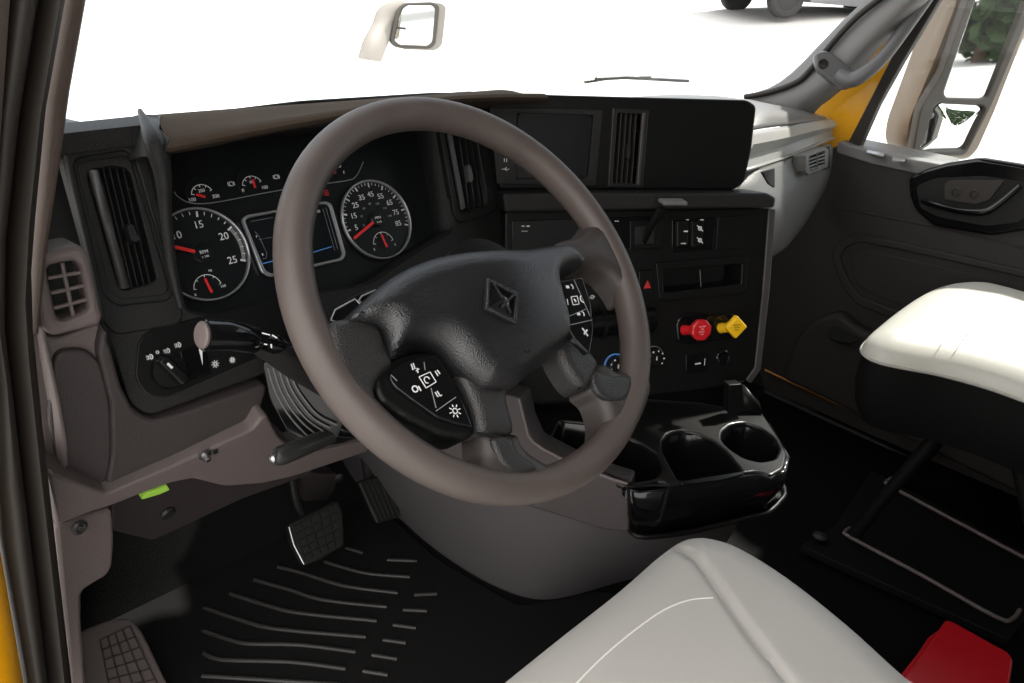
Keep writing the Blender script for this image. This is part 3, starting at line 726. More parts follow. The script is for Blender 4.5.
# center display
CD = Cl
ds = plate('display_screen', CD, [(244, 219), (330, 203), (343, 258), (266, 273)], .004, 'dial_gloss', ic, lift=.002, r=.006)
plate('screen_frame', CD, [(242, 219), (246, 215), (326, 201), (332, 204), (346, 254), (343, 260), (270, 277), (262, 272)], .006, 'dial_ring', ds, holes=[[(245, 221), (248, 217.5), (325, 203.5), (330, 206), (343, 253), (340, 258), (271, 273.5), (265, 270)]], r=.004, lift=.005, bevel=.0008)
bm = bmesh.new(); bar(bm, CD, CD.uv(262, 264), CD.uv(282, 259), .0012, lift=.0025); frombm('blue_line', bm, 'lcd_blue', ds)
bm = bmesh.new(); bar(bm, CD, CD.uv(308, 254), CD.uv(331, 247), .0012, lift=.0025); frombm('blue_line', bm, 'lcd_blue', ds)
bm = bmesh.new()
L_ = [CD.uv(*p) for p in [(254, 232), (258, 236), (266, 254), (265, 259), (262, 259)]]
for a, b in zip(L_, L_[1:]): bar(bm, CD, a, b, .0005, lift=.0025)
for a, b in [((250, 222), (272, 218)), ((258, 240), (275, 237)), ((325, 208), (337, 250)), ((322, 209), (334, 251))]: bar(bm, CD, CD.uv(*a), CD.uv(*b), .0004, lift=.0025)
frombm('screen_marks', bm, 'ink_dim', ds)
texts('screen_text', CD, [('P', *CD.uv(256, 237), .0045, 0), ('R', *CD.uv(262, 255), .0045, 0), ('703', *CD.uv(317, 212), .0055, 0)], 'ink_white', ds, .0025)
# top row of small gauges with a thin curved border line
bm = bmesh.new()
P_ = [CD.uv(*p) for p in catm([(174, 192), (178, 197), (190, 203), (212, 203), (260, 194), (300, 187), (345, 181), (356, 176), (363, 162)], 5, False)]
for a, b in zip(P_, P_[1:]): bar(bm, CD, a, b, .0011, h=.001, lift=.0005)
frombm('border_line', bm, 'dial_ring', ic)
for (cx, cy, na, lo, hi, tagt) in [(203, 199, R_(155), '100', '300', '200'), (253, 190, R_(88), '0', '100', '60'), (301, 184, R_(150), '0', '150', '60'), (334, 175, R_(150), 'E', 'F', '80')]:
    c = CD.uv(cx, cy-3); pl = CD.to(CD.w(*c)); r = .019
    gg = plate_uv('small_gauge', pl, [ring((0, .006), r*1.05, 24)], .002, 'dial_face', ic, lift=-.0002, bevel=.0003)
    bm = bmesh.new(); arc(bm, pl, (0, 0), r*.78, R_(25), R_(165), .0009, .0006); ticks(bm, pl, r*.6, r*.78, R_(25), R_(165), 4, .0009); frombm('scale_marks', bm, 'ink_white', gg)
    texts('numerals', pl, [(lo, -r*.82, -.003, .0068, 0), (hi, r*.85, -.003, .0068, 0), (tagt, 0, r*.36, .0062, 0)], 'ink_white', gg, .0006)
    needle(pl, (r*.1, -.002), na, r*.62, .0030, 'needle_red', gg, lift=.0012)
bm = bmesh.new()
for (x, y) in [(231, 184), (276, 177)]:
    u, v = CD.uv(x, y); arc(bm, CD, (u, v), .0028, 0, 6.28, .0008, .0006, 12); arc(bm, CD, (u, v), .0045, -.7, .7, .0008, .0006, 6); arc(bm, CD, (u, v), .0045, 2.44, 3.84, .0008, .0006, 6)
frombm('brake_symbols', bm, 'ink_white', ic)
bm = bmesh.new()
for dv in (-.003, 0, .003):
    u, v = CD.uv(326, 193); bar(bm, CD, (u-.004, v+dv), (u+.004, v+dv), .0014, lift=.0006)
frombm('warning_symbol', bm, 'ink_red', ic)

# ================================================================== CENTRE STACK (angled to the driver)
SA, SB = Vector((.903, .878, .82)), Vector((1.317, .614, .82))
su = (SB-SA).normalized(); sn = Vector((0, 0, 1)).cross(su); sn = -sn if sn.y > 0 else sn
def spn(tilt): return (sn*math.cos(R_(tilt)) + Vector((0, 0, 1))*math.sin(R_(tilt)))
cs = thing('center_stack', 'black center control stack angled to the driver with screen, vent and switches', 'control panel', (1.1, .8, .6))
SU = Plane(SA, spn(10))
plate('display_housing', SU, [(489, 93), (560, 95), (748, 100), (757, 106), (752, 150), (745, 182), (735, 190), (500, 190)], .16, 'panel_black', cs, holes=[[(519, 113), (593, 115), (587, 179), (517, 179)], [(617, 112), (645, 114), (640, 184), (612, 183)]], r=.008, bevel=.004)
box('mount_block', (1.05, .97, .72), (.5, .10, .30), 'matte_black', cs, rz=-.567)
dp = plate('display_screen', SU.off(-.006), [(516, 110), (597, 112), (591, 182), (514, 182)], .01, 'screen', cs, r=.002, bevel=.001)
plate('screen_frame', SU, [(490, 108), (492, 107), (602, 110), (603, 112), (596, 185), (594, 186), (497, 184)], .006, 'dash_black', dp, holes=[[(517, 113), (594, 115), (588, 179), (516, 179)]], r=.002, lift=.003, bevel=.001)
bm = bmesh.new()
u, v = SU.uv(505, 169); bar(bm, SU, (u-.006, v), (u+.006, v), .0009, lift=.0035); bar(bm, SU, (u-.002, v), (u+.002, v+.003), .0008, lift=.0035); bar(bm, SU, (u-.001, v), (u+.003, v-.003), .0008, lift=.0035)
u, v = SU.uv(505, 160); bar(bm, SU, (u-.002, v-.003), (u-.002, v+.003), .0009, lift=.0035); bar(bm, SU, (u+.002, v-.003), (u+.002, v+.003), .0009, lift=.0035)
frombm('usb_symbol', bm, 'ink_white', dp)
plate('usb_socket', SU, [(499, 122), (511, 123), (510, 150), (500, 150)], .004, 'matte_black', dp, r=.002, lift=.0036, bevel=.0005)
vt = plate('air_vent', SU, [(613, 108), (649, 110), (643, 188), (608, 187)], .006, 'vent_black', cs, holes=[[(618, 113), (644, 114), (639, 184), (613, 183)]], r=.002, lift=.003, bevel=.0015)
slats(SU, [(622, 113), (627, 113), (632, 113), (637, 113)], [(617, 184), (622, 184), (627, 184), (632, 184)], .0018, 'door_gray', vt, lift=-.002)
for y in (131, 167): tube('cross_vane', [SU.off(-.02).hit(612, y), SU.off(-.02).hit(645, y)], .0015, 'vent_black', vt, seg=8)
plate('vent_back', SU.off(-.05), [(605, 105), (655, 108), (650, 192), (600, 190)], .003, 'matte_black', vt)
dome('thumb_tab', SU, [(626, 144), (629, 144), (629, 156), (627, 160), (625, 156)], [(0, .002), (.001, .007)], 'dash_black', vt)
plate('vent_lip', SU, [(643, 113), (646, 113), (640, 185), (637, 185)], .008, 'edge_gray', vt, r=.001, lift=.006, bevel=.001)
# ledge under the screen
SL = SU.off(.055)
lp = [SL.uv(*p) for p in [(502, 193), (768, 193), (777, 198), (775, 208), (505, 213)]]
plate_uv('ledge', SL, [rnd(lp, .006)], .075, 'dash_black', cs, bevel=.005)
# lower face
S0 = at(765, 212, Z=.80)
SF = Plane(SB + sn*.035 + Vector((0, 0, -.02)), spn(14))
plate('lower_face', SF, [(505, 211), (774, 208), (768, 290), (757, 368), (749, 381), (700, 390), (640, 397), (535, 404), (520, 390), (505, 300)], .06, 'panel_black', cs, holes=[[(664, 270), (741, 264), (740, 284), (664, 293)]], r=.008, bevel=.003)
plate('edge_trim', SF, [(769, 209), (776, 209), (770, 290), (761, 370), (751, 384), (746, 380), (755, 368), (763, 290)], .03, 'edge_gray', cs, r=.004, lift=.003, bevel=.002, label='lighter gray rim round the stack edge')
pk = plate('coin_pocket', SF, [(656, 264), (660, 262), (747, 256), (749, 259), (746, 291), (742, 294), (664, 301), (659, 299)], .010, 'panel_black', cs, holes=[[(663, 270), (742, 264), (741, 284), (663, 293)]], r=.002, lift=.005, bevel=.002)
plate('pocket_back', SF.off(-.07), [(650, 258), (755, 252), (755, 300), (650, 305)], .003, 'matte_black', pk)
tube('divider', [SF.off(-.02).hit(700, 270), SF.off(-.02).hit(701, 288)], .0012, 'trim_taupe', pk, seg=8)
# top switch row
plate('slot_panel', SF, [(512, 221), (652, 216), (650, 247), (512, 252)], .004, 'gloss_black', cs, r=.002, lift=.003, bevel=.001)
bm = bmesh.new()
for dx in (0, 5): bar(bm, SF, SF.uv(521+dx, 226), SF.uv(524+dx, 226), .0016, lift=.0035)
bar(bm, SF, SF.uv(521, 231), SF.uv(527, 231), .001, lift=.0035); bar(bm, SF, SF.uv(614, 221), SF.uv(618, 221), .001, lift=.0035); frombm('slot_marks', bm, 'ink_white', cs)
sw = plate('square_pad', SF, [(630, 221), (664, 219), (661, 248), (630, 250)], .006, 'panel_black', cs, r=.002, lift=.004, bevel=.0015)
plate('pad_face', SF, [(635, 226), (656, 224), (654, 244), (635, 245)], .004, 'dash_black', sw, r=.002, lift=.0065, bevel=.0015)
bk = plate('switch_bank', SF, [(672, 220), (716, 217), (713, 250), (672, 252)], .004, 'gloss_black', cs, r=.002, lift=.003, bevel=.001)
for xs in ((677, 689), (692, 704)):
    s = plate('rocker_switch', SF, [(xs[0], 221), (xs[1], 220), (xs[1]-1, 246), (xs[0], 247)], .008, 'panel_black', bk, r=.002, lift=.007, bevel=.002)
    bm = bmesh.new(); xm = sum(xs)/2
    if xs[0] == 677:
        bar(bm, SF, SF.uv(xm-1, 231), SF.uv(xm+3, 231), .0022, lift=.0073); bar(bm, SF, SF.uv(xm-4, 243), SF.uv(xm+1, 243), .0014, lift=.0073); bar(bm, SF, SF.uv(xm+1, 219.5), SF.uv(xm+4, 219.5), .0012, lift=.0073)
    else:
        for y in (228, 240): arc(bm, SF, SF.uv(xm, y), .003, 0, 6.28, .0016, .0073, 8); bar(bm, SF, SF.uv(xm-3, y-3), SF.uv(xm+3, y+3), .0014, lift=.0073)
        bar(bm, SF, SF.uv(xm, 219.5), SF.uv(xm+4, 219.5), .0012, lift=.0073)
    frombm('switch_symbol', bm, 'ink_white', s)
plate('blank_panel', SF, [(718, 217), (764, 214), (760, 247), (716, 250)], .004, 'panel_black', cs, r=.002, lift=.002, bevel=.001)
hz = plate('hazard_switch', SF, [(639, 271), (652, 270), (651, 294), (638, 296)], .008, 'panel_black', cs, r=.002, lift=.006, bevel=.002)
bm = bmesh.new()
T3 = [SF.uv(646, 279.5), SF.uv(649.5, 287.5), SF.uv(642, 288)]
vv = [bm.verts.new(SF.w(*p, .0065)) for p in T3]; bm.faces.new(vv); frombm('hazard_triangle', bm, 'ink_red', hz)
# phone cradle arm standing out of the pad
ph = thing('cradle_arm', 'black bracket arm with a flat tip colored as sunlit sticking out over the switch row', 'bracket', SF.hit(645, 240))
tube('arm', [SF.off(.004).hit(644, 243), SF.off(.03).hit(650, 228), SF.off(.055).hit(662, 208)], [.004, .006, .008], 'panel_black', ph, sq=.6)
HP = Plane(SF.off(.06).hit(672, 200), (0, 0, 1), up=(0, 1, 0))
plate_uv('tip_plate', HP.rot(-.567), [rnd(rect((0.002, 0), .042, .024), .003)], .006, 'light_gray', ph, bevel=.002)  # light gray paints the sunlight on top of the tip
# brake knobs
plate('valve_surround', SF, [(676, 322), (684, 314), (704, 313), (712, 315), (724, 313), (735, 314), (738, 322), (736, 338), (722, 340), (712, 342), (690, 344), (678, 343)], .010, 'gloss_black', cs, r=.008, lift=.005, bevel=.003)
def knob(px, base, shape, m, ink, label, lines):
    k = thing('brake_valve_knob', label, 'knob', SF.hit(*base))
    a = SF.off(.005).hit(*base); pl = Plane(a, SF.n); h = .040
    c = SF.off(h).hit(*px); P2 = SF.off(h).to(c)
    tube('stem', [a, a.lerp(c, .5), c-SF.n*.004], [.0095, .0085, .0085], m, k, seg=20)
    plate_uv('knob_head', P2, [rnd(shape, .0035)], .013, m, k, bevel=.0035, lift=.004)
    texts('lettering', P2, [(s, 0, (len(lines)-1)*.0022-i*.0045, .0036, R_(4)) for i, s in enumerate(lines)], ink, k, .0043)
    return k
knob((701, 330), (684, 330), [(.0195*math.cos(R_(22.5+45*i)), .0195*math.sin(R_(22.5+45*i))) for i in range(8)], 'knob_red', 'ink_pale_red', 'red octagonal air brake knob on the center stack', ['TRAILER', 'AIR', 'SUPPLY', 'PULL'])
knob((736, 327), (721, 328), [(.021*math.cos(R_(90*i)), .021*math.sin(R_(90*i))) for i in range(4)], 'knob_yellow', 'ink_brown', 'yellow diamond shaped parking brake knob on the center stack', ['PARKING', 'BRAKE', 'PULL'])
plate('usb_panel', SF, [(686, 355), (708, 352), (707, 371), (686, 374)], .004, 'gloss_black', cs, r=.003, lift=.003, bevel=.001)
bm = bmesh.new(); bar(bm, SF, SF.uv(694, 363.5), SF.uv(700, 362.7), .0022, lift=.0035); bar(bm, SF, SF.uv(704, 358), SF.uv(703.5, 365), .001, lift=.0035); frombm('usb_marks', bm, 'ink_white', cs)
pc = SF.hit(722, 357); lathe('power_socket', SF.to(pc), [(.014, 0), (.014, .005), (.012, .007), (.009, .006), (.008, .003), (0, .003)], 'gloss_black', cs)
# HVAC and round controls behind the wheel
lathe('control_knob', SF.to(SF.hit(601, 283)), [(.018, 0), (.018, .008), (.015, .012), (0, .012)], 'panel_black', cs)
texts('control_text', SF.to(SF.hit(601, 282)), [('ENGINE', 0, .003, .005, 0), ('BRAKE', 0, -.003, .005, 0)], 'ink_white', cs, .0125)
bm = bmesh.new()
for (x, y) in ((592, 297), (605, 297)):
    u, v = SF.uv(x, y); arc(bm, SF, (u, v), .003, 0, 6.28, .0012, .001, 10); bar(bm, SF, (u-.005, v-.001), (u+.005, v+.001), .0012, lift=.001)
frombm('control_symbols', bm, 'ink_white', cs)
tube('hvac_bar', [SF.off(.008).hit(560, 328), SF.off(.008).hit(652, 320)], .026, 'gloss_black', cs, sq=.8, seg=28)
for x in (600, 641): tube('bar_ring', [SF.off(.008).hit(x, 324.5), SF.off(.008).hit(x+3, 324.3)], .0275, 'panel_black', cs, seg=28)
for (x, y, b) in ((614, 364, 1), (652, 356, 0)):
    pl = SF.to(SF.hit(x, y)); k = lathe('temperature_dial', pl, [(.021, 0), (.021, .004), (.016, .006), (.015, .018), (.012, .020), (0, .020)], 'panel_black', cs)
    bm = bmesh.new(); arc(bm, pl, (0, 0), .0185, R_(-40) if b else R_(-30), R_(220), .003 if b else .001, .005, 30)
    frombm('dial_arc', bm, 'lcd_blue' if b else 'ink_dim', k)
    bm = bmesh.new()
    for j in range(7): a = R_(-40+j*40); arc(bm, pl, (.0135*math.cos(a)*1.0, .0135*math.sin(a)), .001, 0, 6.28, .0012, .0205 if j % 2 else .0205, 6)
    bar(bm, pl, (0, -.003), (0, .004), .002, lift=.0205); frombm('dial_marks', bm, 'ink_white', k)

# ================================================================== PASSENGER SIDE DASH
pdash = thing('passenger_dash', 'sunlit light gray dashboard end section beside the far pillar', 'dashboard', (1.8, 1.0, .7))
# sections: rail points from inside (by the stack) to the door
def prow(x0, pts): return [Vector(p) for p in pts]
ra = [at(752, 95, X=1.72), at(790, 104, X=1.95), at(829, 117, X=2.13)]      # crown front edge
rb = [at(750, 132, X=1.50), at(790, 126, X=1.85), at(831, 119, X=2.13)]
rc = [at(748, 154, X=1.44), at(790, 143, X=1.82), at(834, 128, X=2.13)]      # top of trim strip
rd = [at(750, 170, X=1.43), at(790, 157, X=1.80), at(835, 138, X=2.13)]
re_ = [at(766, 196, X=1.42), at(795, 186, X=1.78), at(834, 160, X=2.13)]
rf = [at(780, 222, X=1.46), at(800, 212, X=1.80), at(829, 186, X=2.13)]
rg = [at(770, 262, X=1.50), at(786, 250, X=1.82), at(812, 215, X=2.13)]
r0 = [Vector((1.45, 1.2, .875)), Vector((1.8, 1.2, .88)), Vector((2.13, 1.2, .86))]
r00 = [Vector((1.45, 1.44, .79)), Vector((1.8, 1.45, .79)), Vector((2.13, 1.43, .79))]
in0 = Vector((-.10, .05, 0))
def ext(r): return [r[0]+in0+Vector((0, .02, -.03)), r[0], r[0].lerp(r[1], .5), r[1], r[1].lerp(r[2], .5), r[2]]
loft('upper_pad', [ext(r) for r in (r00, r0, ra, rb)], 'light_gray', pdash, thick=.008, sub=1, ang=80)
loft('lower_panel', [ext(r) for r in (rd, re_, rf, rg)], 'light_gray', pdash, thick=.008, sub=1, ang=80)
loft('trim_strip', [ext(r) for r in (rb, [a.lerp(b, .15)+Vector((-.008, -.010, 0)) for a, b in zip(rb, rc)], [a.lerp(b, .5)+Vector((-.012, -.015, 0)) for a, b in zip(rb, rc)], rc, [p+Vector((.01, .012, 0)) for p in rc], [p+Vector((.01, .012, 0)) for p in rd], rd)], 'strip_gray', pdash, thick=.004, ang=30, label='pale raised trim strip')
PV = Plane((rd[1]+rd[2])*.2+(re_[1]+re_[2])*.3, (re_[2]-re_[1]).cross(rd[2]-re_[2]))
if PV.n.y > 0: PV = Plane(PV.o, -PV.n)
PV = PV.off(.026)
vt = plate('air_vent', PV, [(806, 155), (826, 147), (829, 150), (828, 167), (809, 175), (806, 172)], .03, 'light_gray', pdash, holes=[[(809, 157), (825, 150.5), (825, 165), (810, 171.5)]], r=.004, bevel=.0015)
plate('vent_back', PV.off(-.02), [(805, 152), (830, 146), (830, 168), (806, 176)], .003, 'matte_black', vt)
for k in range(4):
    y = 160+k*3.4; tube('slat', [PV.off(-.002).hit(808, y), PV.off(-.002).hit(827, y-6.5)], .0022, 'light_gray', vt, seg=8)
tube('post', [PV.hit(817, 152), PV.hit(817.5, 170)], .002, 'light_gray', vt, seg=8)
plate('gap_shade', Plane(at(770, 176, X=1.38), PV.n), [(762, 172), (775, 168), (775, 188), (769, 184)], .004, 'matte_black', pdash)  # black plate paints the shade inside the dash gap

# ================================================================== CENTRE CONSOLE
cc = thing('center_console', 'gray molded engine cover and console base between the footwells', 'console', (1.15, .9, 0))
BOT = [((388, 508), .0), ((412, 532), .0), ((440, 556), .0), ((480, 582), .0), ((520, 600), .0), ((548, 603), .0), ((585, 594), .0), ((640, 575), .0), ((700, 558), .0), ((745, 540), .0), ((775, 515), .0)]
MID = [((395, 480), .22), ((425, 500), .20), ((462, 522), .19), ((500, 545), .185), ((540, 560), .18), ((575, 566), .18), ((610, 562), .18), ((655, 556), .19), ((705, 548), .20), ((748, 528), .21), ((778, 500), .22)]
RID = [((400, 440), .42), ((430, 452), .40), ((470, 463), .38), ((510, 478), .365), ((545, 492), .36), ((575, 505), .355), ((605, 518), .35), ((650, 531), .345), ((700, 534), .34), ((745, 515), .34), ((786, 478), .34)]
# the lower body narrows towards the floor under the tray
rows = []
back = [Vector((1.33, 1.45, 0)), Vector((1.33, 1.0, 0))]
def rowof(L, dx=0): return [Vector((.88, 1.45, L[0][1]))+Vector((dx, 0, 0))]+[at(*p, Z=z) for p, z in L]+[Vector((1.30, .75, L[-1][1])), Vector((1.32, 1.45, L[-1][1]))]
rB, rM, rR = rowof(BOT), rowof(MID), rowof(RID)
for r_ in (rB, rM, rR):
    for p in r_:
        if p.x > 1.20: p.x = 1.20+(p.x-1.20)*.15
        if p.y < .52: p.y = .52-(.52-p.y)*.8
in_ = [p + Vector((.02, .02, 0)) if 0 < i < len(rR)-2 else p for i, p in enumerate(rR)]
loft('console_body', [rB, rM, rR, [p+Vector((.010, .012, .004)) for p in rR]], 'console_gray', cc, thick=.006, sub=2, ang=80)
# side panel above the ridge, taupe, up to the stack
CP = Plane(at(600, 495, X=.835), (-.90, -.44, .10))
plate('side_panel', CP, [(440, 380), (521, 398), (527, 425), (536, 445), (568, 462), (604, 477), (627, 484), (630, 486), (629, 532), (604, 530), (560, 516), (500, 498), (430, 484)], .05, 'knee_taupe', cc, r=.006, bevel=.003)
tube('panel_lip', [CP.off(.002).hit(*p) for p in [(519, 398), (525, 422), (533, 442), (567, 461), (604, 476), (628, 484)]], .0025, 'trim_taupe', cc, cm=3, seg=8)
# cup holder tray
ct = thing('cup_holder_tray', 'glossy black cup holder tray with two round wells and an open pocket', 'cup holder', at(700, 500, Z=.35))
TP = Plane((1.0, .5, .455), (0, 0, 1), up=(0, 1, 0))
TOP = [(744, 386), (752, 397), (766, 418), (779, 438), (787, 454), (784, 468), (771, 476), (757, 471), (700, 480), (668, 486), (660, 480), (630, 487), (600, 474), (560, 452), (536, 436), (524, 395), (640, 398), (700, 402), (738, 409)]
CUP1 = [(722, 431), (731, 424), (746, 422), (762, 428), (775, 438), (780, 449), (775, 459), (760, 462), (744, 458), (730, 449), (721, 440)]
CUP2 = [(662, 441), (668, 433), (682, 430), (698, 433), (713, 440), (727, 452), (736, 463), (743, 472), (720, 478), (690, 482), (678, 480), (668, 462), (662, 450)]
POCK = [(560, 420), (600, 424), (640, 443), (658, 455), (663, 470), (655, 478), (632, 482), (606, 471), (575, 456), (550, 440)]
plate('tray_top', TP, TOP, .012, 'tray_black', ct, holes=[CUP1, CUP2, POCK], r=.010, bevel=.004)
def well(nm, L, depth, m='gloss_black'):
    pts = catm([TP.uv(*p) for p in L], 3) if nm == 'cup_well' else rnd([TP.uv(*p) for p in L], .01)
    c = sum((Vector(p) for p in pts), Vector((0, 0)))/len(pts)
    rows = [[TP.w(*(c+(Vector(p)-c)*k), h) for p in pts] for k, h in [(1.03, -.002), (.99, -.006), (.94, -depth*.9), (.88, -depth), (.02, -depth)]]
    return loft(nm, rows, m, ct, closed_u=True, thick=.002, ang=60)
well('cup_well', CUP1, .085); well('cup_well', CUP2, .085); well('pocket_well', POCK, .10)
for c_, r_ in ((at(748, 445, Z=.455-.083), .030), (at(700, 466, Z=.455-.083), .036)):
    lathe('well_rim', Plane(c_, (0, 0, 1), up=(0, 1, 0)), [(r_, 0), (r_+.002, .002), (r_+.004, 0)], 'panel_black', ct)
# front wall of the tray
fr_t = [(624, 485), (628, 487), (640, 490), (668, 487), (700, 481), (757, 472), (772, 477), (785, 468), (788, 455), (768, 421)]
fr_b = [(626, 504), (629, 506), (640, 524), (662, 527), (700, 523), (745, 508), (768, 495), (782, 482), (788, 470), (772, 436)]
T0 = [TP.hit(*p)+Vector((0, 0, -.004)) for p in fr_t]
B0 = [Vector((p.x, p.y, .355))+Vector((0.012*0, .0, 0)) for p in T0]
B0 = [p.lerp(at(*q, Z=.355), .5) for p, q in zip(B0, fr_b)]
loft('front_wall', [T0, [a.lerp(b, .5) for a, b in zip(T0, B0)], B0], 'gloss_black', ct, thick=.008, ang=50)
tube('lower_rim', [p+Vector((-.003, -.006, 0)) for p in B0], .005, 'panel_black', ct, cm=3, seg=10)
rimp = [TP.off(-.002).hit(*p) for p in [(630, 487), (668, 486), (700, 480.5), (757, 471.5)]]
# slot in the front of the pocket
SQ = Plane((T0[2]+T0[3])/2+Vector((-.004, -.012, 0)), Vector((T0[3]-T0[2]).cross(Vector((0, 0, 1)))))
if SQ.n.y > 0: SQ = Plane(SQ.o, -SQ.n)
plate('slot_frame', SQ, [(628, 486), (671, 486), (668, 500), (662, 522), (656, 527), (634, 524), (629, 518)], .006, 'panel_black', ct, holes=[[(630, 487), (669, 487), (665, 502), (660, 520), (655, 523), (635, 521), (632, 515)]], r=.003, bevel=.001)
plate('clip', Plane(at(778, 478, Z=.41)+Vector((0, -.012, 0)), (.1, -1, .2)), [(773, 476), (781, 472), (784, 478), (781, 487), (774, 488)], .004, 'dial_ring', ct, r=.004, bevel=.001, label='shiny metal clip')
# bin under the stack: dark bracket legs
plate('bracket', Plane(at(735, 400, Z=.49), (-.5, -.85, .1)), [(729, 385), (742, 384), (745, 411), (729, 414)], .02, 'panel_black', ct, r=.002, bevel=.001)
loft('side_fin', [[at(742, 384, Z=.505), at(758, 402, Z=.462)], [at(740, 410, Z=.456), at(762, 414, Z=.456)]], 'panel_black', ct, thick=.006)

# ================================================================== STEERING WHEEL
WC = Vector((.547, .541, .839)); WN = Vector((0, -math.cos(.742), math.sin(.742)))
W = Plane(WC, WN)
sw = thing('steering_wheel', 'large four-spoke truck steering wheel with worn gray-brown rim and black hub', 'steering wheel', WC)
RT = .0175; RM = .2285-RT
tube('rim', [W.w(RM*math.cos(2*math.pi*k/96), RM*math.sin(2*math.pi*k/96)) for k in range(96)], RT, 'rim_leather', sw, seg=24, closed=True, up=WN, sq=1.08)
HUB = [(346, 322), (352, 312), (379, 287), (400, 273), (424, 263), (450, 257), (480, 254), (516, 253), (556, 248), (572, 258), (580, 268), (562, 272), (553, 284), (556, 304), (562, 325), (562, 345), (548, 359), (525, 378), (506, 391), (482, 393), (468, 384), (454, 371), (438, 352), (420, 345), (402, 348), (388, 362), (384, 345), (378, 330), (360, 326)]
Wh = W.off(.010)
hL = uvL(Wh, HUB, 4)
cE = Wh.uv(505, 300)
def hubfn(u, v, d):
    # gentle crown round the emblem, the upper part leaning back to the rim
    r2 = ((u-cE[0])**2+(v-cE[1])**2)
    return .012*math.exp(-r2/.004) - .10*max(0, v-.055)
puff('airbag_cover', Wh, hL, .026, .028, 'hub_leather', sw, step=.007, back=.035, fn=hubfn)
def spk(nm, pts, m, lift, R=.012, H=.012, back=.022, label=None):
    q = W.off(lift); return puff(nm, q, uvL(q, pts, 4), R, H, m, sw, step=.006, back=back, label=label)
spk('spoke', [(322, 330), (346, 320), (362, 322), (376, 330), (384, 350), (390, 366), (380, 376), (372, 392), (374, 404), (352, 402), (330, 376)], 'spoke_black', .006, label='left spoke insert')
spk('spoke_sleeve', [(545, 262), (553, 246), (572, 239), (586, 227), (594, 213), (602, 224), (618, 250), (628, 282), (622, 304), (612, 290), (600, 277), (584, 270), (566, 272)], 'rim_shaded', -.004, R=.016, H=.018, label='right spoke sleeve darkened for shade')
spk('spoke', [(552, 350), (562, 325), (572, 330), (582, 348), (594, 365), (590, 380), (580, 392), (566, 380)], 'spoke_black', .004, label='lower right spoke')
spk('spoke_sleeve', [(594, 366), (612, 374), (632, 372), (645, 390), (634, 425), (612, 452), (598, 448), (598, 425), (592, 405), (581, 391)], 'rim_shaded', -.006, R=.018, H=.020, label='leather sleeve of the lower right spoke')
spk('spoke_insert', [(592, 372), (610, 376), (626, 377), (630, 386), (622, 402), (606, 400), (594, 390)], 'spoke_black', .0115, R=.006, H=.004, back=.004)
spk('spoke', [(452, 368), (472, 380), (500, 388), (504, 404), (510, 434), (492, 437), (475, 434), (468, 408)], 'spoke_black', .004, label='lower left spoke')
spk('spoke_sleeve', [(475, 435), (492, 437), (511, 436), (520, 452), (548, 470), (560, 482), (530, 498), (490, 496), (455, 484), (440, 478), (462, 474), (474, 462), (474, 448)], 'rim_shaded', -.006, R=.018, H=.020, label='leather sleeve of the lower left spoke')
spk('spoke_insert', [(491, 439), (509, 438), (516, 452), (536, 468), (524, 474), (506, 470), (496, 458)], 'spoke_black', .0115, R=.006, H=.005, back=.004)
bm = bmesh.new()
WW = W.off(.0172)
for a, b in [((476, 433), (512, 438)), ]: bar(bm, W, W.off(.011).uv(*a), W.off(.011).uv(*b), .0022, lift=.0102)
for a, b in [((578, 391), (595, 364))]: bar(bm, W, W.off(.011).uv(*a), W.off(.011).uv(*b), .0022, lift=.0102)
frombm('spoke_seams', bm, 'matte_black', sw)
# leather sleeves where the rim meets the spokes
def flare(a, b, w0, w1, m='rim_leather', lift=.004):
    A, B = W.off(lift).hit(*a), W.off(0).hit(*b)
    tube('spoke_flare', [A, A.lerp(B, .5), B], [w0, (w0+w1)/2*.92, w1], m, sw, seg=20, sq=.62, up=WN)
# switch pods
LP = [(389, 376), (396, 366), (411, 358), (436, 354), (448, 372), (462, 398), (474, 428), (456, 424), (438, 418), (410, 398), (394, 386)]
RP_ = [(553, 288), (560, 281), (583, 277), (591, 302), (594, 330), (590, 354), (576, 340), (566, 324), (557, 306)]
plate('left_switch_pod', W, [(372, 376), (390, 358), (412, 352), (440, 352), (452, 372), (472, 410), (478, 432), (468, 440), (440, 436), (404, 418), (378, 400)], .045, 'panel_black', sw, r=.008, bevel=.006, lift=.008)
lp_ = plate('cruise_switches', W, LP, .008, 'gloss_black', sw, r=.004, bevel=.002, lift=.014)
rp_ = plate('audio_switches', W, RP_, .010, 'gloss_black', sw, r=.004, bevel=.002, lift=.034)
Wl = W.off(.0145); Wr = W.off(.0345)
bm = bmesh.new()
def sunb(bm, pl, p, r):
    u, v = pl.uv(*p); arc(bm, pl, (u, v), r*.4, 0, 6.28, .001, 0, 8)
    for j in range(8): a = j*.785; bar(bm, pl, (u+r*.6*math.cos(a), v+r*.6*math.sin(a)), (u+r*math.cos(a), v+r*math.sin(a)), .0009, lift=0)
def sq(bm, pl, P_, w=.0009):
    P_ = [pl.uv(*p) for p in P_]
    for a, b in zip(P_, P_[1:]+P_[:1]): bar(bm, pl, a, b, w, lift=0)
sq(bm, Wl, [(419, 377), (430, 372), (436, 382), (426, 388)])
arc(bm, Wl, Wl.uv(427, 380), .003, 0, 4.7, .001, 0); sunb(bm, Wl, (455, 411), .0066)
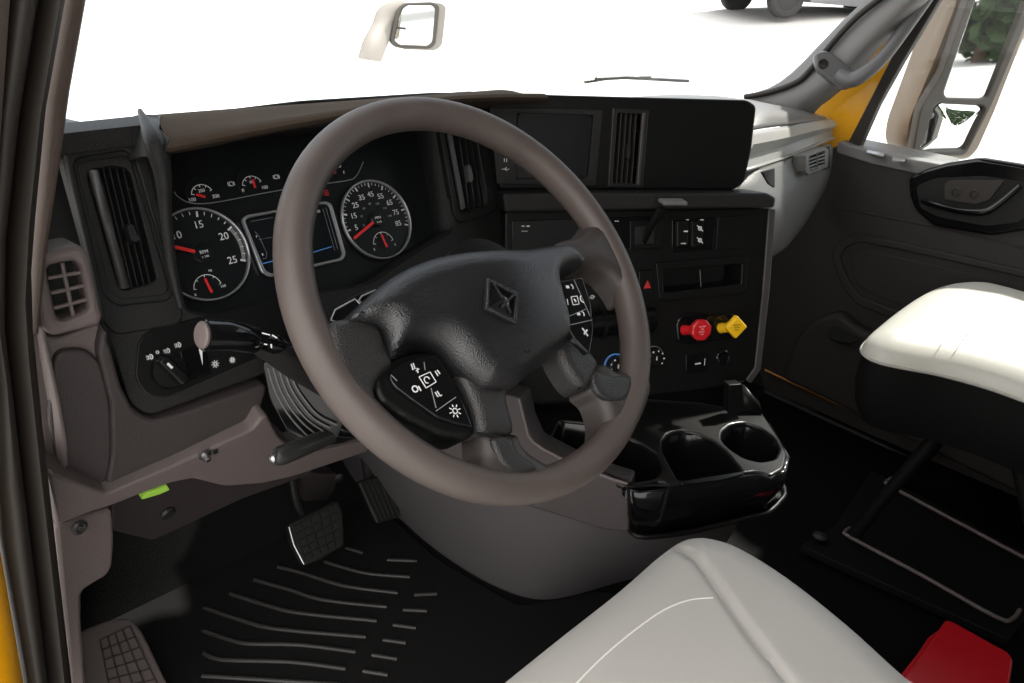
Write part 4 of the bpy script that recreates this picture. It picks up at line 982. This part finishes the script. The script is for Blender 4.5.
for p, q in [((411, 364), (413, 370)), ((413, 363), (415, 369)), ((416, 371), (419, 369)), ((417, 368), (418, 373)), ((435, 371), (438, 376)), ((437, 370), (440, 374)), ((435, 392), (438, 397)), ((437, 391), (440, 396)), ((440, 396), (442, 395))]:
    bar(bm, Wl, Wl.uv(*p), Wl.uv(*q), .0011, lift=0)
arc(bm, Wl, Wl.uv(415, 389), .0028, 0, 6.28, .0013, 0); bar(bm, Wl, Wl.uv(418, 386), Wl.uv(421, 391), .0014, lift=0)
frombm('switch_symbols', bm, 'ink_white', lp_)
bm = bmesh.new(); L_ = [((424, 362), (425, 370)), ((431, 388), (436, 408)), ((436, 411), (456, 397)), ((397, 381), (391, 375))]
for p, q in L_: bar(bm, Wl, Wl.uv(*p), Wl.uv(*q), .0008, lift=0)
frombm('switch_gaps', bm, 'ink_dim', lp_)
bm = bmesh.new()
for (x, y) in ((569, 287), (580, 314)): arc(bm, Wr, Wr.uv(x+2, y), .0028, -1.2, 1.2, .0010, 0); bar(bm, Wr, Wr.uv(x-3, y), Wr.uv(x, y), .0032, lift=0)
bar(bm, Wr, Wr.uv(563, 299), Wr.uv(564, 305), .0022, lift=0); bar(bm, Wr, Wr.uv(567, 299), Wr.uv(568, 305), .001, lift=0)
sq(bm, Wr, [(571, 297), (577, 296), (579, 304), (573, 305)]); bar(bm, Wr, Wr.uv(574, 299), Wr.uv(576, 302), .002, lift=0)
arc(bm, Wr, Wr.uv(583, 299), .004, 1.6, 4.4, .0014, 0); 
bar(bm, Wr, Wr.uv(582, 328), Wr.uv(588, 336), .0014, lift=0); bar(bm, Wr, Wr.uv(587, 330), Wr.uv(584, 334), .0018, lift=0)
frombm('switch_symbols', bm, 'ink_white', rp_)
bm = bmesh.new()
for p, q in [((570, 325), (592, 320)), ((565, 318), (586, 309)), ((574, 280), (590, 316))]: bar(bm, Wr, Wr.uv(*p), Wr.uv(*q), .0007, lift=0)
frombm('switch_gaps', bm, 'ink_dim', rp_)
# diamond emblem
We = W.off(.0535)
em = plate('diamond_emblem', We, [(488, 277), (520, 293), (517, 323), (486.5, 308)], .006, 'hub_leather', sw, holes=[[(490.5, 281), (516.5, 295), (514, 318.5), (489.5, 306)]], r=.001, bevel=.0015, lift=.002)
cpt = We.uv(503, 300); bm = bmesh.new()
cor = [bm.verts.new(We.w(*We.uv(*p), -.003)) for p in [(491, 282), (516, 295), (514, 318), (490, 306)]]
apx = bm.verts.new(We.w(*cpt, .004))
for i in range(4): bm.faces.new((cor[i], cor[(i+1) % 4], apx))
frombm('emblem_center', bm, 'gloss_black', em, ang=10)
bm = bmesh.new(); bar(bm, We, We.uv(492, 284), We.uv(510, 314), .0022, lift=.001, h=.002); bar(bm, We, We.uv(500, 308), We.uv(514, 294), .0022, lift=.001, h=.002)
frombm('emblem_bars', bm, 'hub_leather', em)
bm = bmesh.new(); Wq = W.off(.0415); arc(bm, Wq, Wq.uv(527, 349), .0035, 3.3, 5.9, .0013, 0); frombm('airbag_mark', bm, 'matte_black', sw)
# hub back cover
lathe('hub_back', W, [(.03, -.075), (.042, -.07), (.050, -.04), (.055, -.01), (.055, .008), (.04, .010)], 'panel_black', sw)

# ================================================================== STEERING COLUMN with stalks
sc = thing('steering_column', 'black ribbed steering column shroud under the wheel with two stalks', 'steering column', WC-WN*.3)
def cs_ring(c, hw, hh, n=24):
    pts = []
    for k in range(n):
        a = 2*math.pi*k/n; ca, sa = math.cos(a), math.sin(a); e = .55
        pts.append(c + Vector((1, 0, 0))*hw*abs(ca)**e*(1 if ca > 0 else -1) + W.v*hh*abs(sa)**e*(1 if sa > 0 else -1))
    return pts
loft('shroud', [cs_ring(WC-WN*d, a, b) for d, a, b in [(.075, .045, .034), (.08, .055, .040), (.14, .066, .050), (.20, .074, .062), (.21, .070, .058), (.30, .075, .062), (.36, .078, .066)]], 'panel_black', sc, closed_u=True, cap=True, ang=50)
for i in range(4):
    d = .235+i*.022; tube('bellows_rib', cs_ring(WC-WN*d, .080+.001*i, .070, 40), .0030, 'gloss_black', sc, closed=True, seg=8)
# turn signal stalk
k0 = at(208, 335, Y=.66); 
st_ = [at(203, 335, Y=.640), at(225, 335, Y=.640), at(256, 340, Y=.640)]
tube('turn_stalk_grip', [st_[0], st_[0].lerp(st_[1], .04), st_[1], st_[2]-(st_[2]-st_[1])*.05, st_[2]], [.0125, .0150, .0145, .0135, .0115], 'gloss_black', sc, seg=20, label='thick black stalk grip')
ax = (st_[0]-st_[1]).normalized(); lathe('stalk_end_cap', Plane(st_[0]+ax*.0002, ax), [(.0128, -.002), (.0128, .0015), (.011, .003), (0, .004)], 'trim_taupe', sc, label='round brown-gray stalk end')
tube('stalk_collar', [at(254, 339.5, Y=.64), at(262, 341, Y=.642), at(272, 344, Y=.645), at(283, 350, Y=.65)], [.012, .0095, .011, .010], 'gloss_black', sc, cm=3)
tube('stalk_arm', [at(252, 343, Y=.645), at(275, 352, Y=.65), at(300, 368, Y=.66), at(330, 385, Y=.68), at(345, 395, Y=.70)], [.009, .016, .018, .020, .020], 'dash_black', sc, cm=3, sq=.7)
bm = bmesh.new(); SK = Plane(at(262, 343, Y=.627), (-.1, -1, .2))
arc(bm, SK, SK.uv(256, 343), .0035, 0, 6.28, .0012, 0, 10)
for p, q in [((264, 344), (267, 344.5)), ((271, 344), (271.5, 348)), ((262, 333), (270, 335)), ((272, 335), (277, 338))]: bar(bm, SK, SK.uv(*p), SK.uv(*q), .0012, lift=0)
frombm('stalk_symbols', bm, 'ink_white', sc)
CR = Plane(at(300, 410, Y=.735), (-.5, -.85, .1))
for k in range(5):
    o = k*5.2
    tube('bellows_fold', [CR.off(.001*k).hit(*p) for p in [(268+o, 368-k), (274+o, 388-k), (284+o, 408-k*2), (296+o*1.1, 424-k*2), (309+o*1.35, 437-k*3)]], .0012, 'fold_glint', sc, seg=8, cm=3)  # gray folds paint the gloss along the black rib edges
plate('bellows_side', CR, [(262, 362), (300, 360), (345, 420), (338, 440), (312, 446), (286, 430), (270, 400)], .05, 'gloss_black', sc, r=.006, bevel=.002)
# tilt lever
tube('tilt_lever', [at(276, 457, Y=.70), at(280, 456, Y=.70), at(300, 448, Y=.705), at(330, 436, Y=.72)], [.009, .0115, .0115, .010], 'dark_steel', sc, cm=2, seg=20)
ax = (at(276, 457, Y=.70)-at(300, 448, Y=.705)).normalized(); lathe('lever_tip', Plane(at(276, 457, Y=.70)+ax*.004, ax), [(.005, -.002), (.005, .002), (.002, .004), (0, .004)], 'steel', sc, 16)
# outlined control panel on top of the column
UC = Plane(at(350, 310, Y=.70), (0, -.8, .6))
plate('column_top_panel', UC, [(328, 320), (338, 305), (352, 297), (374, 288), (400, 280), (400, 330), (330, 340)], .01, 'gloss_black', sc, r=.004, bevel=.001)
tube('panel_outline', [UC.off(.001).hit(*p) for p in [(345, 325), (331, 320), (335, 310), (355, 299), (361, 305), (345, 322)]], .0011, 'dial_ring', sc, seg=8, closed=True)
tube('panel_outline', [UC.off(.001).hit(*p) for p in [(359, 300), (362, 296), (376, 290), (378, 293), (363, 305)]], .0011, 'dial_ring', sc, seg=8, closed=True)

# ================================================================== FLOOR MAT, PEDALS
fm = thing('floor_mat', 'black rubber floor mat with raised chevron ribs in the driver footwell', 'floor mat', (.55, 1.0, 0))
MP = Plane((.5, 1.0, .012), (0, 0, 1), up=(0, 1, 0))
plate('mat_base', MP, [(98, 540), (120, 545), (300, 480), (380, 505), (440, 560), (520, 606), (600, 590), (700, 620), (600, 800), (60, 760)], .010, 'mat_rubber', fm, r=.02, bevel=.004)
RIBS = [[(346, 548), (363, 553)], [(325, 562), (345, 568), (370, 574), (410, 577)], [(278, 567), (305, 574), (344, 586), (398, 593)], [(254, 580), (290, 590), (323, 600), (387, 607)],
        [(230, 594), (265, 605), (298, 613), (377, 621)], [(204, 608), (240, 620), (275, 629), (366, 637)], [(203, 631), (230, 640), (250, 644), (300, 645), (356, 652)], [(204, 653), (222, 660), (290, 662), (346, 669)], [(202, 676), (250, 679), (330, 684), (340, 685)]]
SH = [[(387, 560), (417, 561)], [(414, 595), (437, 594)], [(403, 610), (427, 611)], [(393, 625), (416, 628)], [(383, 640), (406, 643)], [(372, 655), (397, 659)], [(363, 671), (388, 675)]]
for L in RIBS+SH:
    P_ = [MP.hit(*p) for p in L]
    tube('rib', P_, .0045, 'rib_rubber_lit', fm, seg=8, cm=3 if len(L) > 2 else 0)
fr_ = thing('footrest', 'gray-brown footrest pad with molded grid beside the door opening', 'footrest', at(120, 660, Z=.05))
FR = Plane(at(120, 650, Z=.12), (.15, -.60, .78))
plate('pad', FR, [(78, 632), (108, 620), (130, 617), (142, 630), (176, 700), (90, 720)], .05, 'trim_taupe', fr_, r=.015, bevel=.005)
bm = bmesh.new()
def lerp2(a, b, t): return (a[0]+(b[0]-a[0])*t, a[1]+(b[1]-a[1])*t)
q0, q1, q2, q3 = (100, 640), (130, 626), (160, 690), (112, 700)
for i in range(5): t = i/4; bar(bm, FR, FR.uv(*lerp2(q0, q1, t)), FR.uv(*lerp2(q3, q2, t)), .0025, lift=0, h=.0015)
for i in range(7): t = i/6; bar(bm, FR, FR.uv(*lerp2(q0, q3, t)), FR.uv(*lerp2(q1, q2, t)), .0025, lift=0, h=.0015)
frombm('grid_ribs', bm, 'knee_taupe', fr_)
# brake pedal
bp = thing('brake_pedal', 'wide black rubber brake pedal with square grid pattern', 'pedal', at(318, 535, Y=1.06))
BP = Plane(at(318, 535, Y=1.05), (-.05, -.80, .60))
plate('pedal_pad', BP, [(288, 525), (338, 500), (343, 512), (345, 545), (320, 560), (304, 566), (292, 545)], .018, 'pedal_rubber', bp, r=.008, bevel=.004)
q0, q1, q2, q3 = (291, 527), (337, 503), (343, 544), (306, 562)
for i in range(5):
    for j in range(5):
        A = lerp2(lerp2(q0, q1, i/5+.012), lerp2(q3, q2, i/5+.012), j/5+.012); B = lerp2(lerp2(q0, q1, (i+1)/5-.03), lerp2(q3, q2, (i+1)/5-.03), j/5+.012)
        C_ = lerp2(lerp2(q0, q1, (i+1)/5-.03), lerp2(q3, q2, (i+1)/5-.03), (j+1)/5-.03); D_ = lerp2(lerp2(q0, q1, i/5+.012), lerp2(q3, q2, i/5+.012), (j+1)/5-.03)
        if i == 0 and j == 0: pads = []
        pads.append((A, B, C_, D_))
bm = bmesh.new()
for q in pads:
    c = [BP.uv(*p) for p in q]; vs = [bm.verts.new(BP.w(*p, -.001)) for p in c]+[bm.verts.new(BP.w(*p, .0035)) for p in c]
    for f in ((3, 2, 1, 0), (4, 5, 6, 7), (0, 1, 5, 4), (1, 2, 6, 5), (2, 3, 7, 6), (3, 0, 4, 7)): bm.faces.new([vs[i] for i in f])
frombm('pad_blocks', bm, 'pedal_rubber', bp)
tube('pedal_arm', [BP.off(-.02).hit(318, 535), at(300, 510, Y=1.12), at(293, 480, Y=1.16), at(290, 440, Y=1.20), at(292, 400, Y=1.25)], [.011, .012, .012, .012, .012], 'dark_steel', bp, cm=3, sq=.6)
tube('pad_edge', [BP.off(.001).hit(289, 527), BP.off(.001).hit(294, 545), BP.off(.001).hit(304, 564)], .0022, 'steel', bp, seg=8, label='bright worn metal edge')
ap = thing('accelerator_pedal', 'narrow black accelerator pedal with vertical ribs near the console', 'pedal', at(380, 500, Y=1.12))
AP = Plane(at(380, 500, Y=1.10), (-.10, -.86, .5))
plate('pedal_pad', AP, [(358, 482), (385, 474), (401, 517), (377, 524)], .014, 'pedal_rubber', ap, r=.006, bevel=.004)
for i in range(6):
    t = i/5; tube('rib', [AP.off(.001).hit(*lerp2((361, 483), (384, 476), t)), AP.off(.001).hit(*lerp2((379, 522), (399, 516), t))], .0020, 'dash_black', ap, seg=8)
tube('pedal_arm', [AP.off(-.012).hit(372, 490), at(366, 460, Y=1.18), at(362, 430, Y=1.25)], [.012, .012, .010], 'dark_steel', ap)
pb = thing('pedal_bracket', 'gray pedal bracket block hanging behind the brake pedal', 'bracket', at(325, 480, Y=1.2))
PB = Plane(at(322, 480, Y=1.17), (0, -1, 0))
plate('bracket_plate', PB, [(300, 470), (320, 474), (338, 474), (336, 488), (328, 500), (304, 502)], .04, 'knee_taupe', pb, r=.006, bevel=.003)
lathe('bolt', PB.to(PB.hit(339, 478)), [(.010, 0), (.010, .004), (.004, .006), (0, .006)], 'steel', pb, 16)

# ================================================================== SEATS
def cushion(name, cx, y0, y1, hw, zb, zt, m, parent, bol=.03, bw=.10, nose=.10, n=34, sag=.0, corner=.12, pts=None):
    """upholstered pad: rounded-corner outline, rolled edges, raised side bolsters; front edge at y0"""
    rows = []
    U = [-1+2*i/n for i in range(n+1)]; Vv = [i/n for i in range(n+1)]
    top = []
    def yfront(x): 
        a = abs(x); k = max(0, (a-(hw-corner))/corner); return y0 - corner*.9*(1-math.sqrt(max(0, 1-min(1, k)**2.2)))
    bm = bmesh.new(); G = []
    for j, v in enumerate(Vv):
        r = []
        for i, u in enumerate(U):
            uu = math.sin(u*math.pi/2)*.35+u*.65
            vv = v**1.25 if v < 1 else 1
            x = uu*hw; yf = yfront(x); y = yf+(y1-yf)*vv
            dx = hw-abs(x); dyf = yf-y; dyb = y-y1
            def roll(d, R, H): 
                d = max(0, min(d, R)); return H*(1-math.sqrt(max(0, 1-(1-d/R)**2)))
            z = zt - roll(dx, .055, .055) - roll(dyf, nose, .065) - roll(dyb, .05, .05)
            b = max(0, min(1, (abs(x)-(hw-bw))/(bw*.35))); b = b*b*(3-2*b); z += bol*b - sag*(1-(x/hw)**2)
            r.append(bm.verts.new((cx+x, y, z)))
        G.append(r)
    for j in range(n):
        for i in range(n): bm.faces.new((G[j][i], G[j][i+1], G[j+1][i+1], G[j+1][i]))
    # skirt down to the base
    edge = G[0]+[G[j][n] for j in range(1, n+1)]+[G[n][i] for i in range(n-1, -1, -1)]+[G[j][0] for j in range(n-1, 0, -1)]
    lo = [bm.verts.new((cx+(v.co.x-cx)*.985, y0+(v.co.y-y0)*.99-.004, zb)) for v in edge]
    for k in range(len(edge)): bm.faces.new((edge[k], edge[(k+1) % len(edge)], lo[(k+1) % len(edge)], lo[k]))
    bm.faces.new(lo)
    o = frombm(name, bm, m, parent, 70)
    return o, [Vector(v) for v in []]
def surf_line(o, pts, rad, m, parent, name):
    return tube(name, pts, rad, m, parent, seg=8, cm=4)
ds_ = thing('cab_seat', 'light gray cloth driver seat cushion with a raised side bolster', 'seat', (.55, .1, 0))
SX, SZ = .555, .455
SPl = Plane((0, 0, .407), (0, 0, 1), up=(0, 1, 0))
oL = [(.235, .36), (.27, .395), (.36, .408), (.47, .409), (.575, .410), (.692, .410), (.790, .414), (.842, .408), (.872, .383), (.889, .340), (.886, .264), (.865, .172), (.835, .083), (.82, 0), (.80, -.12), (.31, -.12), (.28, 0), (.24, .15), (.225, .28)]
oL = catm(oL, 4)
seamP = [SPl.off(.05).uv(x, y) for x, y in [(678, 541), (700, 562), (722, 592), (752, 634), (790, 683), (830, 740), (880, 820)]]
seamL = catm(seamP, 4, False)
def seatfn(u, v, d):
    q = segdist((u, v), seamL, False); g = -.009*math.exp(-(q/.006)**2)
    # to the right of the seam the bolster swells
    k = min(range(len(seamL)), key=lambda i: (seamL[i][1]-v)**2); side = u-seamL[k][0]
    if side > 0: g += -.06*min(side, .2)
    return g
puff('seat_cushion', SPl, oL, .055, .05, 'seat_cloth', ds_, step=.008, back=.09, fn=seatfn)
def onseat(px, py): 
    p = at(px, py, Z=SZ); return p
seam = [at(x, y, Z=SZ+.003) for x, y in [(678, 541), (700, 562), (722, 592), (752, 634), (790, 683), (830, 740)]]
st2 = [at(x, y, Z=SZ+.0015) for x, y in [(713, 598), (690, 600), (664, 610), (635, 630), (605, 655), (577, 683), (555, 710)]]
tube('stitching', st2, .0013, 'stitch', ds_, cm=4, seg=6)
box('seat_base', (SX, .12, .17), (.44, .42, .30), 'skirt_black', ds_, bevel=.02)
box('backrest', (SX, -.24, .80), (.54, .14, .80), 'seat_cloth', ds_, bevel=.06, rx=R_(8))
ps = thing('cab_seat', 'cream vinyl passenger seat with black skirt on a black frame, far side', 'seat', (1.78, .1, 0))
PXc, PY0, PZ = 1.79, .455, .5705
PP0 = Plane((0, 0, .512), (0, 0, 1), up=(0, 1, 0))
pL = [(1.487, .405), (1.500, .435), (1.535, .452), (1.62, .460), (1.75, .466), (1.88, .467), (1.98, .455), (2.05, .42), (2.085, .36), (2.085, .2), (2.06, -.12), (1.53, -.12), (1.545, .03), (1.551, .162), (1.550, .228), (1.532, .303), (1.500, .366)]
pL = catm(pL, 4)
def pfn(u, v, d): return .012*min(1, d/.14)
puff('seat_cushion', PP0, pL, .075, .046, 'seat_vinyl', ps, step=.016, back=.004, fn=pfn)
tube('piping', [PP0.w(u, v, -.003) for u, v in pL], .0032, 'piping', ps, seg=8, closed=True)
cxy = Vector((1.80, .17))
def shrink(k, z): return [Vector((cxy.x+(u-cxy.x)*k, cxy.y+(v-cxy.y)*k, z)) for u, v in pL]
loft('seat_skirt', [shrink(.992, .508), shrink(.99, .45), shrink(.96, .40), shrink(.90, .36)], 'skirt_black', ps, closed_u=True, cap=True)
for a, b in [((905, 340), (985, 380)), ((940, 322), (1010, 356))]: pass
st3 = [at(x, y, Z=PZ+.001) for x, y in [(955, 350), (966, 335), (985, 315)]]; st4 = [at(x, y, Z=PZ+.001) for x, y in [(940, 345), (955, 325), (975, 308)]]
for s in (st3, st4): tube('stitching', s, .0009, 'stitch', ps, cm=3, seg=6)
box('backrest', (PXc, -.26, .92), (.52, .14, .78), 'seat_vinyl', ps, bevel=.06, rx=R_(8))
for x in (1.60, 1.95):
    tube('leg', [Vector((x, .38, .02)), Vector((x+.0, .33, .20)), Vector((x+.02, .28, .37))], .014, 'leg_black', ps)
    tube('leg', [Vector((x, -.05, .02)), Vector((x, .05, .20)), Vector((x, .14, .37))], .014, 'leg_black', ps)
def rail(pts, nm='floor_rail'):
    tube(nm, [at(*p, Z=.045) for p in pts], .0045, 'dark_steel' if 0 else 'trim_taupe', ps, seg=10, cm=3)
rail([(892, 478), (886, 482), (892, 487), (950, 518), (1012, 551), (1040, 566)])
rail([(850, 528), (845, 532), (852, 538), (925, 577), (996, 617), (1012, 619), (1020, 610)])
pp = Plane((1.75, .2, .035), (0, 0, 1), up=(0, 1, 0))
plate('base_plate', pp, [(872, 470), (835, 525), (800, 545), (1010, 640), (1060, 570)], .02, 'skirt_black', ps, r=.01, bevel=.003)
lathe('floor_bolt', Plane(at(820, 537, Z=.045), (0, 0, 1), up=(0, 1, 0)), [(.016, 0), (.016, .004), (.008, .007), (0, .007)], 'dark_steel', ps, 16)
# red box
rb_ = thing('red_box', 'flat red plastic box on the floor at the bottom right corner', 'box', at(960, 660, Z=0))
RB = Plane(at(950, 650, Z=.11), (0, 0, 1), up=(0, 1, 0))
plate('lid', RB, [(946, 619), (953, 621), (1009, 652), (1014, 660), (1002, 740), (880, 700), (912, 665)], .085, 'box_red', rb_, r=.006, bevel=.005)
plate('case', RB.off(-.02), [(929, 636), (946, 624), (1012, 664), (1006, 740), (880, 700), (916, 655)], .088, 'box_red', rb_, r=.006, bevel=.004)

# ================================================================== FAR DOOR
XD = 2.15
dr = thing('cab_door', 'dark gray molded passenger side door panel with pull handle recess', 'door', (XD, .3, .05))
P0 = Plane((XD, .5, .5), (-1, 0, 0))
plate('door_panel', P0, [(822, 160), (834, 146), (880, 155), (925, 166), (1000, 163), (1300, 200), (1300, 640), (1024, 512), (862, 432), (762, 386), (752, 330), (765, 262), (790, 210)], .04, 'door_gray', dr, r=.01, bevel=.005)
BPn = Plane((XD-.01, .5, .8), (-1, 0, 0))
bt = plate('belt_sill', BPn, [(838, 141), (850, 146), (905, 158), (955, 167), (940, 173), (925, 176), (870, 164), (836, 153)], .05, 'pillar_gray', dr, r=.008, bevel=.004)
plate('sill_top', Plane((XD, .6, at(890, 158, X=XD).z+.006), (0, 0, 1), up=(0, 1, 0)), [(848, 144), (905, 158), (950, 168), (960, 158), (900, 146), (860, 138)], .008, 'light_gray', dr, r=.004, bevel=.002)
def sill(px): return plate('sill_reflector', Plane((XD, .6, at(890, 158, X=XD).z+.010), (0, 0, 1), up=(0, 1, 0)), px, .004, 'car_gray', dr, r=.003, bevel=.001)
sill([(868, 149), (885, 153), (884, 156), (866, 152)]); sill([(893, 156), (905, 158), (905, 161), (892, 160)])
# inset panel with double ridge
INo = [(836, 243), (856, 233), (900, 242), (1024, 270), (1200, 312), (1200, 400), (1024, 370), (880, 314), (855, 304), (840, 283), (831, 257)]
INi = [(843, 249), (858, 242), (900, 250), (1024, 278), (1190, 318), (1190, 392), (1024, 360), (884, 306), (860, 296), (848, 280), (840, 260)]
plate('inset_ridge', P0, INo, .012, 'door_gray', dr, holes=[INi], r=.014, lift=.008, bevel=.004)
plate('inset_panel', P0, [(850, 255), (860, 249), (1024, 285), (1180, 322), (1180, 385), (1024, 352), (888, 300), (864, 290), (853, 277)], .006, 'door_gray', dr, r=.012, lift=.004, bevel=.002)
tube('crease', [P0.off(.001).hit(*p) for p in [(838, 208), (880, 216), (950, 230), (1030, 250), (1150, 285)]], .003, 'door_gray', dr, seg=8, cm=3)
# lower pocket
plate('door_pocket', P0, [(812, 320), (838, 312), (860, 330), (900, 345), (1100, 430), (1100, 560), (1024, 498), (862, 418), (780, 378), (795, 340)], .05, 'door_gray', dr, r=.02, lift=.045, bevel=.015)
tp_ = Plane(P0.off(.048).hit(846, 333), (-.5, -.1, .85))
plate('cup_hole_shade', tp_, ring((0, 0), 1) and [(828, 329), (838, 325), (852, 325), (864, 329), (864, 337), (852, 343), (836, 341), (828, 336)], .006, 'matte_black', dr, r=.01, lift=.002, bevel=.001)  # flat black plate paints the shade in the cup hole
# handle bezel
hb = plate('handle_bezel', P0, [(908, 178), (926, 169), (947, 163), (979, 158), (1024, 165), (1080, 190), (1060, 225), (1003, 234), (989, 236), (933, 226), (915, 211), (909, 196)], .03, 'gloss_black', dr, r=.012, lift=.022, bevel=.008)
plate('recess', P0, [(916, 186), (935, 178), (985, 176), (1024, 182), (1050, 195), (1020, 222), (985, 226), (938, 217), (920, 208)], .004, 'matte_black', hb, r=.012, lift=.024, bevel=.001)
plate('switch_plate', P0, [(944, 184), (950, 180), (1005, 180), (990, 200), (975, 205), (944, 200)], .006, 'door_gray', hb, r=.004, lift=.030, bevel=.002)
for (x, y) in ((956, 192), (974, 194)):
    pl = P0.off(.030).to(P0.off(.030).hit(x, y)); lathe('lock_button', pl, [(.011, 0), (.011, .002), (.008, .003), (.006, .001), (0, .001)], 'rubber', hb, 24)
tube('pull_handle', [P0.off(.032).hit(922, 201), P0.off(.05).hit(935, 205), P0.off(.052).hit(960, 211), P0.off(.052).hit(984, 212), P0.off(.045).hit(1000, 203), P0.off(.034).hit(1020, 186)], [.007, .009, .010, .010, .009, .008], 'gloss_black', hb, cm=4, sq=.7)
tube('sill_strip', [at(x, y, X=XD-.02) for x, y in [(765, 370), (862, 415), (1024, 490), (1150, 550)]], .0035, 'orange_strip', dr, seg=8, label='thin orange line along the door bottom')
tube('lower_lip', [at(x, y, X=XD-.03) for x, y in [(765, 392), (862, 436), (1024, 515), (1150, 575)]], .008, 'dash_black', dr, seg=10)
# window frame rear part (for the open side)
# grab handle on the far pillar
gh_ = thing('grab_handle', 'gray curved grab handle bolted to the far pillar', 'handle', at(823, 62, X=2.02))
GP = Plane(at(822, 62, X=2.03), (-.80, -.55, .2))
plate('mount_foot', GP, [(814, 55), (822, 50), (832, 52), (850, 68), (858, 78), (852, 88), (843, 90), (832, 82), (817, 70)], .03, 'grab_gray', gh_, r=.012, lift=.012, bevel=.006)
tube('grip', [GP.off(.015).hit(838, 74), GP.off(.03).hit(851, 80), GP.off(.04).hit(866, 72), GP.off(.045).hit(884, 56), GP.off(.045).hit(908, 24), GP.off(.045).hit(940, -22), GP.off(.045).hit(1000, -110), GP.off(.02).hit(1030, -150)], [.017, .019, .018, .0165, .016, .016, .016, .014], 'grab_gray', gh_, cm=5, seg=20)
pl = GP.off(.012).to(GP.off(.012).hit(823, 64)); lathe('bolt', pl, [(.0125, 0), (.0125, .001), (.010, .002), (.009, -.001), (.004, -.001), (.003, .001), (0, .001)], 'rubber', gh_, 24)
# door mirror arm
